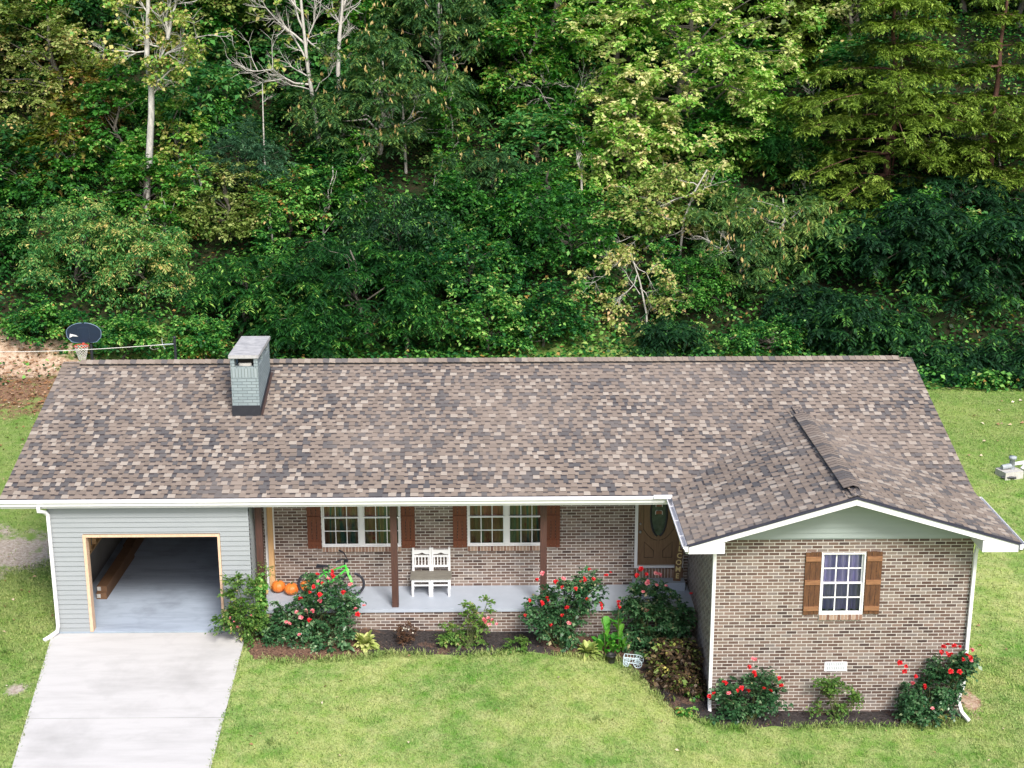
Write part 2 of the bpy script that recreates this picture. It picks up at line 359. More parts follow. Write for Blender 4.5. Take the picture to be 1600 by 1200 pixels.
LM = {
 'maple': leaf_mat('maple_leaf', [(0, (.02, .10, .012)), (.3, (.055, .21, .022)), (.5, (.17, .39, .05)), (.72, (.42, .58, .15)), (1, (.76, .66, .36))]),
 'maplegreen': leaf_mat('green_maple_leaf', [(0, (.012, .06, .009)), (.35, (.032, .15, .018)), (.62, (.10, .29, .038)), (.85, (.32, .40, .08)), (1, (.58, .48, .20))]),
 'autumn': leaf_mat('autumn_oak_leaf', [(0, (.03, .06, .010)), (.25, (.08, .13, .016)), (.5, (.16, .19, .03)), (.66, (.26, .20, .05)), (.82, (.40, .22, .08)), (1, (.60, .34, .17))]),
 'olive': leaf_mat('olive_leaf', [(0, (.04, .08, .014)), (.35, (.11, .18, .03)), (.62, (.24, .31, .08)), (.85, (.45, .47, .19)), (1, (.55, .36, .15))]),
 'green': leaf_mat('green_leaf', [(0, (.006, .045, .010)), (.35, (.024, .115, .018)), (.62, (.068, .24, .032)), (.85, (.17, .40, .07)), (1, (.58, .55, .20))]),
 'dark': leaf_mat('shade_dark_leaf', [(0, (.004, .024, .006)), (.5, (.012, .060, .014)), (.85, (.035, .12, .024)), (1, (.14, .20, .05))]),  # very dark leaf colour, paints shaded gaps between the crowns
 'vine': leaf_mat('vine_leaf', [(0, (.004, .035, .009)), (.42, (.014, .10, .020)), (.66, (.085, .27, .040)), (.88, (.26, .50, .11)), (.97, (.45, .52, .16)), (1, (.42, .24, .07))]),
 'willow': leaf_mat('willow_leaf', [(0, (.010, .055, .016)), (.35, (.034, .155, .040)), (.62, (.11, .30, .07)), (.82, (.34, .42, .12)), (1, (.64, .50, .18))]),
 'mimosa': leaf_mat('mimosa_leaf', [(0, (.014, .05, .018)), (.45, (.038, .105, .034)), (.78, (.085, .19, .045)), (1, (.24, .34, .08))], .22),
 'mimosalow': leaf_mat('low_mimosa_leaf', [(0, (.005, .032, .008)), (.5, (.014, .080, .014)), (.75, (.055, .21, .030)), (1, (.34, .54, .11))], .25),  # kept dark to paint the lower slope's shade into the fronds
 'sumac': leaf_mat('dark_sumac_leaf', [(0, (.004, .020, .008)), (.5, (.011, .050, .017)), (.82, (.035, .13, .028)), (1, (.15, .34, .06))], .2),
 'hemlock': leaf_mat('hemlock_needle', [(0, (.03, .055, .008)), (.35, (.065, .12, .013)), (.62, (.16, .26, .032)), (1, (.40, .52, .10))], .2),
 'cedar': leaf_mat('blue_green_needle', [(0, (.014, .055, .026)), (.5, (.038, .115, .055)), (1, (.10, .21, .10))], .2),
 'rose': leaf_mat('rose_leaf', [(0, (.010, .042, .016)), (.4, (.030, .095, .036)), (.72, (.085, .19, .075)), (.92, (.22, .34, .18)), (1, (.42, .38, .20))], .2, .35, spec=.5),
 'roselight': leaf_mat('light_rose_leaf', [(0, (.03, .09, .015)), (.5, (.09, .19, .035)), (.85, (.22, .32, .07)), (1, (.45, .30, .18))], .25),
 'hosta': leaf_mat('variegated_hosta_leaf', [(0, (.14, .24, .05)), (.5, (.34, .42, .11)), (1, (.66, .66, .28))], .25),
 'canna': leaf_mat('canna_leaf', [(0, (.03, .17, .02)), (.6, (.08, .33, .035)), (1, (.18, .45, .06))], .3),
 'brownleaf': leaf_mat('browned_leaf', [(0, (.022, .016, .011)), (.4, (.065, .042, .024)), (.62, (.13, .085, .042)), (.74, (.12, .19, .04)), (.9, (.26, .34, .07)), (1, (.50, .44, .12))], .15),
 'mum': leaf_mat('dried_mum', [(0, (.04, .022, .015)), (.6, (.11, .055, .03)), (1, (.18, .10, .05))], .1),
 'pod': leaf_mat('seed_pod', [(0, (.35, .22, .08)), (.5, (.60, .44, .18)), (1, (.75, .62, .30))], .35),
 'tan': leaf_mat('tan_leaf', [(0, (.04, .12, .02)), (.4, (.15, .27, .045)), (.65, (.36, .42, .12)), (.85, (.60, .52, .24)), (1, (.60, .40, .20))], .3),
 'fallen': leaf_mat('fallen_leaf', [(0, (.10, .045, .02)), (.5, (.28, .14, .06)), (.8, (.46, .30, .18)), (1, (.72, .62, .48))], .1),
}
def bark(name, a, b, sc=5):
    return plain(name, a, b, sc, .85, .01, stretch=(3, 3, 1))
MT['bark'] = bark('grey_bark', (.17, .155, .13), (.07, .06, .05))
MT['paleb'] = bark('pale_bark', (.52, .50, .46), (.24, .235, .22), 4)
MT['bareb'] = bark('bare_twig_bark', (.50, .48, .44), (.33, .31, .28), 6)
MT['redb'] = bark('reddish_bark', (.16, .07, .05), (.08, .04, .03))
MT['flred'] = leaf_mat('red_petal', [(0, (.42, .008, .014)), (.6, (.70, .018, .028)), (1, (.85, .06, .07))], .2, .5, .3)
MT['flpink'] = leaf_mat('pink_petal', [(0, (.62, .10, .15)), (.6, (.80, .24, .28)), (1, (.88, .50, .48))], .25, .5, .3)
MT['flwhite'] = leaf_mat('white_petal', [(0, (.7, .66, .55)), (1, (.88, .86, .80))], .2)

# ------------------------------------------------------------------ ground
def ground_mat(blade=False):
    m_, n, l, p = newmat('grass_blade' if blade else 'lawn_and_earth')
    pos = n.new('ShaderNodeNewGeometry').outputs['Position']
    big = maprange(n, l, noise(n, l, .38, 5, .66, pos), .40, .60); mid = maprange(n, l, noise(n, l, 2.6, 5, .7, pos), .34, .66); fi = noise(n, l, 38, 5, .8, pos)
    g1 = mixc(n, l, big, (.12, .31, .032), (.38, .48, .13)); g1 = mixc(n, l, math_(n, l, 'MULTIPLY', mid, .65), g1, (.60, .58, .29))
    g1 = mixc(n, l, math_(n, l, 'MULTIPLY', maprange(n, l, noise(n, l, 1.1, 4, .6, pos), .52, .68), .55), g1, (.07, .245, .025))
    sx = n.new('ShaderNodeSeparateXYZ'); l.new(pos, sx.inputs[0]); X, Y, Z = sx.outputs
    # the grass is greener and thinner on the left side and behind the house
    left = math_(n, l, 'MULTIPLY', maprange(n, l, X, 1.0, -.8), 1.); back = maprange(n, l, Y, 3, 12)
    lb = math_(n, l, 'MAXIMUM', left, back)
    g1 = mixc(n, l, math_(n, l, 'MULTIPLY', lb, .55), g1, (.15, .235, .045))
    if blade:
        a = n.new('ShaderNodeAttribute'); a.attribute_name = 'tone'
        col = mixc(n, l, math_(n, l, 'MULTIPLY', a.outputs['Fac'], .45), g1, (.52, .52, .23))
        col = mixc(n, l, maprange(n, l, a.outputs['Fac'], .5, .0, 0, .5), col, (.055, .17, .022))
        l.new(col, p.inputs['Base Color']); p.inputs['Roughness'].default_value = .6; p.inputs['Specular IOR Level'].default_value = .2
        t = n.new('ShaderNodeBsdfTranslucent'); l.new(col, t.inputs[0]); mx = n.new('ShaderNodeMixShader'); mx.inputs[0].default_value = .3
        l.new(p.outputs[0], mx.inputs[1]); l.new(t.outputs[0], mx.inputs[2]); l.new(mx.outputs[0], n['Material Output'].inputs[0])
        return m_
    col = mixc(n, l, maprange(n, l, fi, .35, .65, 0, .5), g1, (.06, .13, .025))
    nb = noise(n, l, 1.7, 6, .7, pos)
    def patch(cx, cy, rx, ry, soft=.5):
        dx = math_(n, l, 'DIVIDE', math_(n, l, 'SUBTRACT', X, cx), rx); dy = math_(n, l, 'DIVIDE', math_(n, l, 'SUBTRACT', Y, cy), ry)
        d = math_(n, l, 'SQRT', math_(n, l, 'ADD', math_(n, l, 'MULTIPLY', dx, dx), math_(n, l, 'MULTIPLY', dy, dy)))
        d = math_(n, l, 'ADD', d, math_(n, l, 'MULTIPLY', math_(n, l, 'SUBTRACT', nb, .5), 3.6)); d = math_(n, l, 'ADD', d, math_(n, l, 'MULTIPLY', math_(n, l, 'SUBTRACT', noise(n, l, 7, 5, .75, pos), .5), 1.4))
        return maprange(n, l, d, 1+soft*.4, 1-soft*.4)
    litter = mixc(n, l, maprange(n, l, noise(n, l, 9, 6, .8, pos), .35, .65), (.10, .05, .028), (.36, .22, .14))
    earth = mixc(n, l, maprange(n, l, noise(n, l, 5, 6, .8, pos), .38, .62), (.26, .15, .09), (.55, .43, .33)); gravel = mixc(n, l, maprange(n, l, noise(n, l, 12, 6, .8, pos), .38, .62), (.26, .21, .165), (.50, .44, .385))
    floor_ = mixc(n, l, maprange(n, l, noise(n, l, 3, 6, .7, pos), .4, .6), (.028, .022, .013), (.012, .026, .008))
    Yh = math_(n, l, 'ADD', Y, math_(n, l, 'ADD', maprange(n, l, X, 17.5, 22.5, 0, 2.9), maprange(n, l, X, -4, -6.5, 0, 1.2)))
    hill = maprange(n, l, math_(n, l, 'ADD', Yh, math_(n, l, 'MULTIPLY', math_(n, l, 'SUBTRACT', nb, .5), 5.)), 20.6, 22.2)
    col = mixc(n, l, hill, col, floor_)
    for (args, c) in PATCH: col = mixc(n, l, patch(*args), col, {'l': litter, 'e': earth, 'g': gravel}[c])
    l.new(col, p.inputs['Base Color']); p.inputs['Roughness'].default_value = .95; p.inputs['Specular IOR Level'].default_value = .1
    bump(n, l, fi, .03, p, .7)
    return m_
q1 = gp(35, 615); q2 = gp(38, 568); q3 = gp(20, 862); q4 = gp(22, 1078); q5 = gp(1512, 1092); q6 = gp(10, 880); q7 = gp(1040, 1103)
PATCH = [((q1[0]-1.5, q1[1]+.6, 5.2, 2.6, .8), 'l'), ((q2[0]-.3, q2[1], 2.6, 1.0, .6), 'e'), ((q3[0]-.5, q3[1], 1.9, 1.15, .7), 'g'), ((q4[0], q4[1], .22, .22, .6), 'g'), ((q5[0], q5[1], .25, .5, .5), 'e'),
         ]
def axis_pts():
    xs = np.concatenate([np.arange(-80, -12, 4), np.arange(-12, 30, .35), np.arange(30, 106, 4)])
    ys = np.concatenate([np.arange(-60, -10, 4), np.arange(-10, 60, .35), np.arange(60, 141, 4)])
    return xs, ys
xs, ys = axis_pts(); GX, GY = np.meshgrid(xs, ys); GZ = g(GX, GY)
nx, ny = len(xs), len(ys)
me = bpy.data.meshes.new('ground'); idx = np.arange(nx*ny).reshape(ny, nx)
fs = np.stack([idx[:-1, :-1], idx[:-1, 1:], idx[1:, 1:], idx[1:, :-1]], -1).reshape(-1, 4)
me.from_pydata(np.stack([GX, GY, GZ], -1).reshape(-1, 3).tolist(), [], fs.tolist()); me.polygons.foreach_set('use_smooth', np.ones(len(fs), bool)); me.materials.append(ground_mat())
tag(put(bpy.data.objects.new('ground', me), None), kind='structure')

# driveway: slab following the ground, two panels with a joint
def slab(name, px_pts, mat, lift, thick, joint=None):
    mb = MB(); P = [gp(*p, lift) for p in px_pts]; mb.prism([tuple(p-np.array([0, 0, thick])) for p in P], (0, 0, thick)); return mb.build(name, mat, None, .012)
dl0, dl1 = gp(83, 988, .03), gp(3, 1250, .03); dr0, dr1 = gp(384, 990, .03), gp(316, 1250, .03)
dl0[1] = dr0[1] = -1.60
jl, jr = dl0+(dl1-dl0)*.56, dr0+(dr1-dr0)*.56
def drive_panel(a, b, c, d):
    mb = MB(); N = 12
    for i in range(N):
        t0, t1 = i/N, (i+1)/N
        q = [a+(d-a)*t0, b+(c-b)*t0, b+(c-b)*t1, a+(d-a)*t1]
        q = [np.array([p[0], p[1], gz(p[0], p[1])+.03]) for p in q]; mb.face([tuple(p) for p in q])
        for (u, v) in ((0, 3), (1, 2)): mb.face([tuple(q[u]), tuple(q[v]), tuple(q[v]-[0, 0, .15]), tuple(q[u]-[0, 0, .15])])
    return mb
e_ = (jl-dl0)/np.linalg.norm(jl-dl0)*.003
far_l, far_r = dl0+(dl1-dl0)*2.4, dr0+(dr1-dr0)*2.4
for nme, (a, b, c, d) in (('driveway', (dl0, dr0, jr-e_, jl-e_)), ('driveway', (jl+e_, jr+e_, far_r, far_l))):
    tag(drive_panel(a, b, c, d).build(nme, MT['concrete']), kind='structure')
# ------------------------------------------------------------------ the house
XA, XB, YE, ZE, YR, ZR = -.87, 18.765, -1.774, 2.70, 3.248, 4.205
XL, XR_, YF = 12.62, 18.765, -4.44
SM = (ZR-ZE)/(YR-YE); HW = (XR_-XL)/2; XM = (XL+XR_)/2; ZW = ZE+SM*HW
ZT, ZB = 2.50, -1.09
WX0, WX1, WY = 13.249, 18.167, -3.694
house = empty('brick_house', (9, 3.2, -.3), 'long one-storey brick ranch house with brown shingle roof, covered porch and gabled wing', 'house')
H = house
rs = random.Random(5)

# --- shingle roofs: every laminated tab is a raised piece with its own granule colour
def cluster(u, v): return math.sin(u*1.3+2*math.sin(v*.9))*math.cos(v*1.7+math.sin(u*.8))
def shingles(mb, O, U, Sv, N, rows, urange, seed, skip=None, exp=.1435):
    rr = random.Random(seed); O, U, Sv, N = map(np.array, (O, U, Sv, N))
    def P(u, s, h): return tuple(O+U*u+Sv*s+N*h)
    for k in range(rows):
        s0, s1 = k*exp, (k+1)*exp+.004
        u0, u1 = urange(s0); u = u0; tab = rr.random() < .5
        while u < u1-.01:
            wd = rr.uniform(.085, .165) if tab else rr.uniform(.065, .135)
            e = min(u+wd, u1)
            if u1-e < .04: e = u1
            pm = (u+e)/2
            if not (skip and skip(pm, s0)):
                dk = cluster(pm*1.1+seed, s0*3.1)
                x = rr.random()
                if x < (.23+.22*max(0, dk)) * (.75 if tab else 1.15): tone = rr.uniform(.08, .27)
                elif x < .76: tone = rr.uniform(.36, .70)
                elif tab: tone = rr.uniform(.80, .97)
                else: tone = rr.uniform(.5, .74)
                if tab:
                    h0, h1 = .015, .005
                    mb.face([P(u, s0, h0), P(e, s0, h0), P(e, s1, h1), P(u, s1, h1)], tone)
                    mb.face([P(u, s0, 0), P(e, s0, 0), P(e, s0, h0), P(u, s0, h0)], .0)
                    mb.face([P(u, s0, 0), P(u, s0, h0), P(u, s1, h1), P(u, s1, 0)], tone); mb.face([P(e, s0, 0), P(e, s1, 0), P(e, s1, h1), P(e, s0, h0)], tone)
                else:
                    sd2 = s0+(s1-s0)*.70; sd1 = s0+.0
                    mb.face([P(u, sd1, .006), P(e, sd1, .006), P(e, sd2, .002), P(u, sd2, .002)], tone)
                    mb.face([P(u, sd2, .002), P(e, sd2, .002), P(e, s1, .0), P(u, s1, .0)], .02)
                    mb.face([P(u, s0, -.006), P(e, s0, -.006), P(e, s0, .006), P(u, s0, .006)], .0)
            u = e; tab = not tab if rr.random() < .96 else tab
cs = 1/math.sqrt(1+SM*SM); sn = SM*cs
RL = (YR-YE)/cs
# main roof
mb = MB()
def under_wing(u, s):
    x = XA+u; y = YE+s*cs; return min(x-XL, XR_-x) > (y-YE)+.22 and x < XR_-.15
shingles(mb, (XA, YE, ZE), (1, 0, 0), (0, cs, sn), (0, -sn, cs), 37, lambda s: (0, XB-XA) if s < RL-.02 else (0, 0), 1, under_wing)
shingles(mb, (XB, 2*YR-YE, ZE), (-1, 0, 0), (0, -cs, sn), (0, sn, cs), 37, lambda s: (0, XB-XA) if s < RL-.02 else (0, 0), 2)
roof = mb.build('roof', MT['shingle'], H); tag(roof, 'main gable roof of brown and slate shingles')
mb = MB()
for sgn in (-1, 1):
    yy = YE if sgn < 0 else 2*YR-YE
    mb.prism([(XA+.01, yy, ZE-.03), (XA+.01, YR, ZR-.03), (XA+.01, YR, ZR-.008), (XA+.01, yy, ZE-.008)], (XB-XA-.02, 0, 0))
mb.build('roof_deck', MT['black'], roof)
# ridge vent with its cap shingles: real overlapping pieces over a dark slot
def ridge_caps(name, P0, P1, side, slope, width, lift, parent, seed, tsp=.143):
    rr = random.Random(seed); P0, P1 = np.array(P0), np.array(P1); d = P1-P0; L = np.linalg.norm(d); d /= L; side = np.array(side, float); mb = MB(); k = 0.
    while k < L:
        e = min(L, k+tsp+.02); x = rr.random(); tone = rr.uniform(.12, .27) if x < .16 else (rr.uniform(.42, .70) if x < .75 else rr.uniform(.70, .82))
        for s_ in (-1, 1):
            a0 = P0+d*k+[0, 0, lift+.016]; a1 = P0+d*e+[0, 0, lift+.003]
            b0 = a0+side*s_*width-[0, 0, width*slope]; b1 = a1+side*s_*width-[0, 0, width*slope]
            mb.face([tuple(a0), tuple(b0), tuple(b1), tuple(a1)], tone)
            mb.face([tuple(b0), tuple(b0-[0, 0, .012]), tuple(b1-[0, 0, .012]), tuple(b1)], tone)
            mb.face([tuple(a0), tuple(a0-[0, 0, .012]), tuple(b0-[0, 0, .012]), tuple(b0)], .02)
        k += tsp
    return mb.build(name, MT['shingle'], parent)
ridge_caps('ridge_cap', (XA, YR, ZR), (-.45, YR, ZR), (0, 1, 0), SM, .15, .012, roof, 3)
ridge_caps('ridge_cap', (18.45, YR, ZR), (XB, YR, ZR), (0, 1, 0), SM, .15, .012, roof, 4)
rv = ridge_caps('ridge_vent', (-.45, YR, ZR), (18.45, YR, ZR), (0, 1, 0), SM, .16, .070, roof, 5)
mb = MB()
for s_ in (-1, 1):
    mb.prism([(-.44, YR, ZR+.05), (-.44, YR+s_*.12, ZR+.05-.12*SM), (-.44, YR+s_*.12, ZR-.12*SM-.01), (-.44, YR, ZR-.01)], (18.88, 0, 0))
mb.build('vent_core', MT['black'], roof)
# wing roof
mb = MB()
def wr(s): return (0, min(s*cs+.03, HW+.03)+(YE-YF)) if s < HW/cs-.02 else (0, 0)
shingles(mb, (XL, YF, ZE), (0, 1, 0), (cs, 0, sn), (-sn, 0, cs), 24, wr, 11)
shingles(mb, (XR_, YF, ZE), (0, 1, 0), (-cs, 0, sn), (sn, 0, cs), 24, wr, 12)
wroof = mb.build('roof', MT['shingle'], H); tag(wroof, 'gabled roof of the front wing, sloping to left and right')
mb = MB()
for x0 in (XL, XR_):
    mb.prism([(x0, YF+.01, ZE-.03), (XM, YF+.01, ZW-.03), (XM, YF+.01, ZW-.007), (x0, YF+.01, ZE-.007)], (0, YE-YF-.01, 0))
    mb.prism([(x0, YE, ZE-.03), (XM, YE, ZW-.03), (XM, YE+HW, ZW-.03)], (0, 0, .02))
mb.build('roof_deck', MT['black'], wroof)
ridge_caps('ridge_cap', (XM, YF, ZW), (XM, YF+.35, ZW), (1, 0, 0), SM, .15, .012, wroof, 6)
ridge_caps('ridge_vent', (XM, YF+.35, ZW), (XM, YE+HW-.65, ZW), (1, 0, 0), SM, .17, .080, wroof, 7)
ridge_caps('ridge_cap', (XM, YE+HW-.65, ZW), (XM, YE+HW+.1, ZW), (1, 0, 0), SM, .15, .014, wroof, 8)
mb = MB()
for s_ in (-1, 1):
    mb.prism([(XM, YF+.36, ZW+.035), (XM+s_*.14, YF+.36, ZW+.035-.14*SM), (XM+s_*.14, YF+.36, ZW-.14*SM-.01), (XM, YF+.36, ZW-.01)], (0, HW+YE-YF-1.03, 0))
mb.build('vent_core', MT['black'], wroof)

# --- gable end: drip edge, rake boards, siding, boxed eaves
mb = MB()
for x0, s_ in ((XL, 1), (XR_, -1)):
    mb.prism([(x0-.02*s_, YF-.022, ZE-.058), (XM, YF-.022, ZW-.055), (XM, YF-.022, ZW-.002), (x0-.02*s_, YF-.022, ZE-.006)], (0, .020, 0))
mb.build('drip_edge', plain('dark_drip_edge', (.02, .02, .045), (.03, .03, .05), 4, .5), H)
mb = MB()
for x0, s_ in ((XL, 1), (XR_, -1)):
    mb.prism([(x0, YF, ZE-.155), (XM, YF, ZW-.175), (XM, YF, ZW-.032), (x0, YF, ZE-.036)], (0, .03, 0))
mb.build('rake_board', MT['white'], H)
bx_l = 13.31-XL
for x0, s_ in ((XL, 1), (XR_, -1)):
    mb = MB(); xb = x0+s_*bx_l
    mb.prism([(x0+.02*s_, YF+.004, ZE-.19), (xb, YF+.004, ZE-.19), (xb, YF+.004, ZE-.10+SM*bx_l-.08), (x0+.02*s_, YF+.004, ZE-.05)], (0, .74, 0))
    mb.box(min(x0+.02*s_, x0+s_*.63), max(x0+.02*s_, x0+s_*.63), YF+.75, YE-.05, ZE-.19, ZE-.155)
    mb.box(min(x0+.02*s_, x0+.05*s_), max(x0+.02*s_, x0+.05*s_), YF+.75, YE-.05, ZE-.15, ZE-.036)
    mb.build('boxed_eave', MT['white'], H)
def siding(mb, y, x0f, x1f, z0, z1, lap=.1055, dirn=-1, xconst=None):
    """saw-tooth lap courses; x0f, x1f give the ends at a height"""
    k = math.floor(z0/lap)
    while k*lap < z1-1e-4:
        a, b = max(z0, k*lap), min(z1, (k+1)*lap)
        ta = (a-k*lap)/lap; tb = (b-k*lap)/lap
        ya, yb = y+dirn*.022*(1-ta), y+dirn*.022*(1-tb)
        xa0, xa1, xb0, xb1 = x0f(a), x1f(a), x0f(b), x1f(b)
        if xconst: P = lambda u, v, z: (v, u, z)
        else: P = lambda u, v, z: (u, v, z)
        mb.face([P(xa0, ya, a), P(xa1, ya, a), P(xb1, yb, b), P(xb0, yb, b)])
        if ta < .01: mb.face([P(xa0, y+dirn*.0, a), P(xa1, y+dirn*.0, a), P(xa1, ya, a), P(xa0, ya, a)])
        k += 1
mb = MB(); yg = WY-.03
siding(mb, yg, lambda z: max(WX0+.0, XL+(z-(ZE-.16))/SM), lambda z: min(WX1, XR_-(z-(ZE-.16))/SM), ZT+.02, ZW-.17)
mb.build('gable_siding', MT['gable'], H)
mb = MB(); mb.prism([(WX0, yg+.002, ZT), (WX1, yg+.002, ZT), (WX1, yg+.002, ZE+.1), (XM, yg+.002, ZW-.04), (WX0, yg+.002, ZE+.1)], (0, .05, 0)); mb.build('gable_backing', MT['gable'], H)
mb = MB()
for x0, s_ in ((XL, 1), (XR_, -1)):       # soffit under the rake
    mb.prism([(x0+s_*bx_l, YF+.03, ZE-.17+SM*bx_l), (XM, YF+.03, ZW-.17), (XM, YF+.03, ZW-.155), (x0+s_*bx_l, YF+.03, ZE-.155+SM*bx_l)], (0, .68, 0))
mb.build('rake_soffit', MT['white2'], H)

# --- walls
def wall(mb, axis, c, u0, u1, z0, z1, holes, depth, inward):
    us = sorted({u0, u1, *[h[0] for h in holes], *[h[1] for h in holes]}); zs = sorted({z0, z1, *[h[2] for h in holes], *[h[3] for h in holes]})
    P = (lambda u, z, d=0: (u, c+inward*d, z)) if axis == 'y' else (lambda u, z, d=0: (c+inward*d, u, z))
    for i in range(len(us)-1):
        for j in range(len(zs)-1):
            um, zm = (us[i]+us[i+1])/2, (zs[j]+zs[j+1])/2
            if any(h[0] < um < h[1] and h[2] < zm < h[3] for h in holes): continue
            mb.face([P(us[i], zs[j]), P(us[i+1], zs[j]), P(us[i+1], zs[j+1]), P(us[i], zs[j+1])])
    for a, b, e, f in holes:
        for (p, q) in (((a, e), (b, e)), ((b, e), (b, f)), ((b, f), (a, f)), ((a, f), (a, e))):
            mb.face([P(*p), P(*q), P(q[0], q[1], depth), P(p[0], p[1], depth)])
W1 = (5.345, 7.045, .93, 2.235); W2 = (8.475, 10.165, .93, 2.235); W3 = (15.285, 16.125, .95, 2.215); DO = (12.085, 13.145, .40, 2.48)
mb = MB(); wall(mb, 'y', 0, 4.06, WX0, -.3, ZT, [W1, W2, DO], .11, 1); mb.build('brick_wall', MT['brick'], H)['label'] = 'brick wall at the back of the porch'
mb = MB(); wall(mb, 'y', WY, WX0, WX1, ZB-.3, ZT, [W3], .11, 1); mb.build('brick_wall', MT['brick'], H)['label'] = 'brick front wall of the gabled wing'
mb = MB(); wall(mb, 'x', WX0, WY, 0, ZB-.3, ZT, [], .1, 1); mb.build('brick_wall', MT['brick'], H)['label'] = 'brick side wall of the wing facing the porch'
mb = MB(); wall(mb, 'x', WX1, WY, 6.72, ZB-.5, ZT, [], .1, -1)
mb.prism([(WX1, -.3, ZT), (WX1, 6.72, ZT), (WX1, YR, ZR-.25)], (-.05, 0, 0)); mb.build('brick_wall', MT['brick'], H)['label'] = 'brick wall on the right end of the house'
mb = MB(); wall(mb, 'y', 6.72, 0, WX1, -.9, ZT, [], .1, -1); mb.build('brick_wall', MT['brick'], H)['label'] = 'brick back wall'
# porch foundation
mb = MB(); mb.box(4.1, WX0-.003, -1.17, -.02, -.95, -.075); mb.build('porch_foundation', MT['brick'], H)
mb = MB(); mb.box(4.1, WX0-.002, -1.20, .0-.001, -.075, 0); mb.build('porch_floor', MT['porch'], H, bevel=.008)
mb = MB(); mb.box(12.05, 13.16, -.36, -.003, .002, .185); mb.build('door_step', MT['porch'], H, bevel=.01)
mb = MB()
n_ = 16
for i in range(n_):
    x0 = 12.085+i*1.06/n_; mb.box(x0+.005, x0+1.06/n_-.005, -.09, -.004, .19, .385, rs.random())
mb.box(12.085, 13.145, -.08, -.003, .19, .38)
mb.build('brick_threshold', MT['rowlock'], H)
# garage
GX0, GX1, GY, GZF = .0, 4.06, -1.524, -.30
OX0, OX1, OZ = .735, 3.41, 1.79
mb = MB()
siding(mb, GY, lambda z: GX0, lambda z: GX1, OZ+.065, ZT); siding(mb, GY, lambda z: GX0, lambda z: OX0-.055, GZF, OZ+.065); siding(mb, GY, lambda z: OX1+.055, lambda z: GX1, GZF, OZ+.065)
mb.build('siding_wall', MT['siding'], H)['label'] = 'grey lap siding on the front of the garage'
mb = MB()
siding(mb, 0-.004, lambda z: GY, lambda z: 6.72, GZF, ZT, dirn=-1, xconst=True)
mb.build('siding_wall', MT['siding'], H)['label'] = 'grey lap siding on the left end of the garage'
mb = MB(); siding(mb, GX1, lambda z: GY, lambda z: 0, GZF, ZT, dirn=1, xconst=True); mb.build('siding_wall', MT['siding'], H)['label'] = 'narrow siding return beside the porch'
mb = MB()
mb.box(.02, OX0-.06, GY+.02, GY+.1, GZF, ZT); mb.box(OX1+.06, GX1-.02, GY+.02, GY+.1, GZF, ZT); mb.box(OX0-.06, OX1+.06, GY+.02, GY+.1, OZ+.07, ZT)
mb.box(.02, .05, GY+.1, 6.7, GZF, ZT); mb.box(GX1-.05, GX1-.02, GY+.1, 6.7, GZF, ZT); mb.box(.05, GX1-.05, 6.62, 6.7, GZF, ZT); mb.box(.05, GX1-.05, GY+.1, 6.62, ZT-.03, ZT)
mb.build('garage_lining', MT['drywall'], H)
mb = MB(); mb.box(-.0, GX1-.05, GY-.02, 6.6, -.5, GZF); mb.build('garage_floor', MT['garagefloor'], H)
mb = MB()
mb.box(OX0-.065, OX0+.0, GY-.035, GY+.16, GZF, OZ); mb.box(OX1, OX1+.05, GY-.035, GY+.16, GZF, OZ); mb.box(OX0-.065, OX1+.05, GY-.035, GY+.16, OZ, OZ+.05)
mb.build('garage_door_casing', MT['lumber2'], H)
mb = MB()
for i in range(15):
    y = GY+.25+i*.41; mb.box(.05, .14, y, y+.04, .55, ZT-.05)
mb.box(.05, .14, GY+.2, 6.5, .51, .549)
mb.build('wall_stud', MT['lumber'], H)['kind'] = 'stuff'
mb = MB(); mb.box(4.20, 4.31, -.13, -.02, .001, ZT); mb.build('corner_board', MT['lumber'], H, bevel=.004)
mb = MB(); mb.box(4.13, 4.20, -.05, -.006, .001, ZT); mb.box(4.31, 4.335, -.05, -.006, .9, ZT); mb.build('corner_trim', MT['white'], H)
# porch ceiling, beam, fascia, gutters
mb = MB(); mb.box(GX1, WX0, -1.74, -.005, ZT, ZT+.03); mb.box(XA+.02, GX1, -1.74, GY-.02, ZT, ZT+.03); mb.box(XA+.02, -.02, GY-.02, 8.2, ZT, ZT+.03); mb.build('porch_ceiling', MT['white2'], H)
for q in ((XA+.01, XL+.03, -1.765, -1.74, ZT+.0, ZE-.035), (XA+.01, XB-.01, 8.23, 8.255, ZT, ZE-.035)):
    mb = MB(); mb.box(*q); mb.build('fascia_board', MT['white'], H)
for x in (XA+.005, XB-.035):
    mb = MB(); mb.prism([(x, YE+.02, ZE-.16), (x, YR, ZR-.17), (x, 2*YR-YE-.02, ZE-.16), (x, 2*YR-YE-.02, ZE-.035), (x, YR, ZR-.035), (x, YE+.02, ZE-.035)], (.03, 0, 0)); mb.build('rake_board', MT['white'], H)
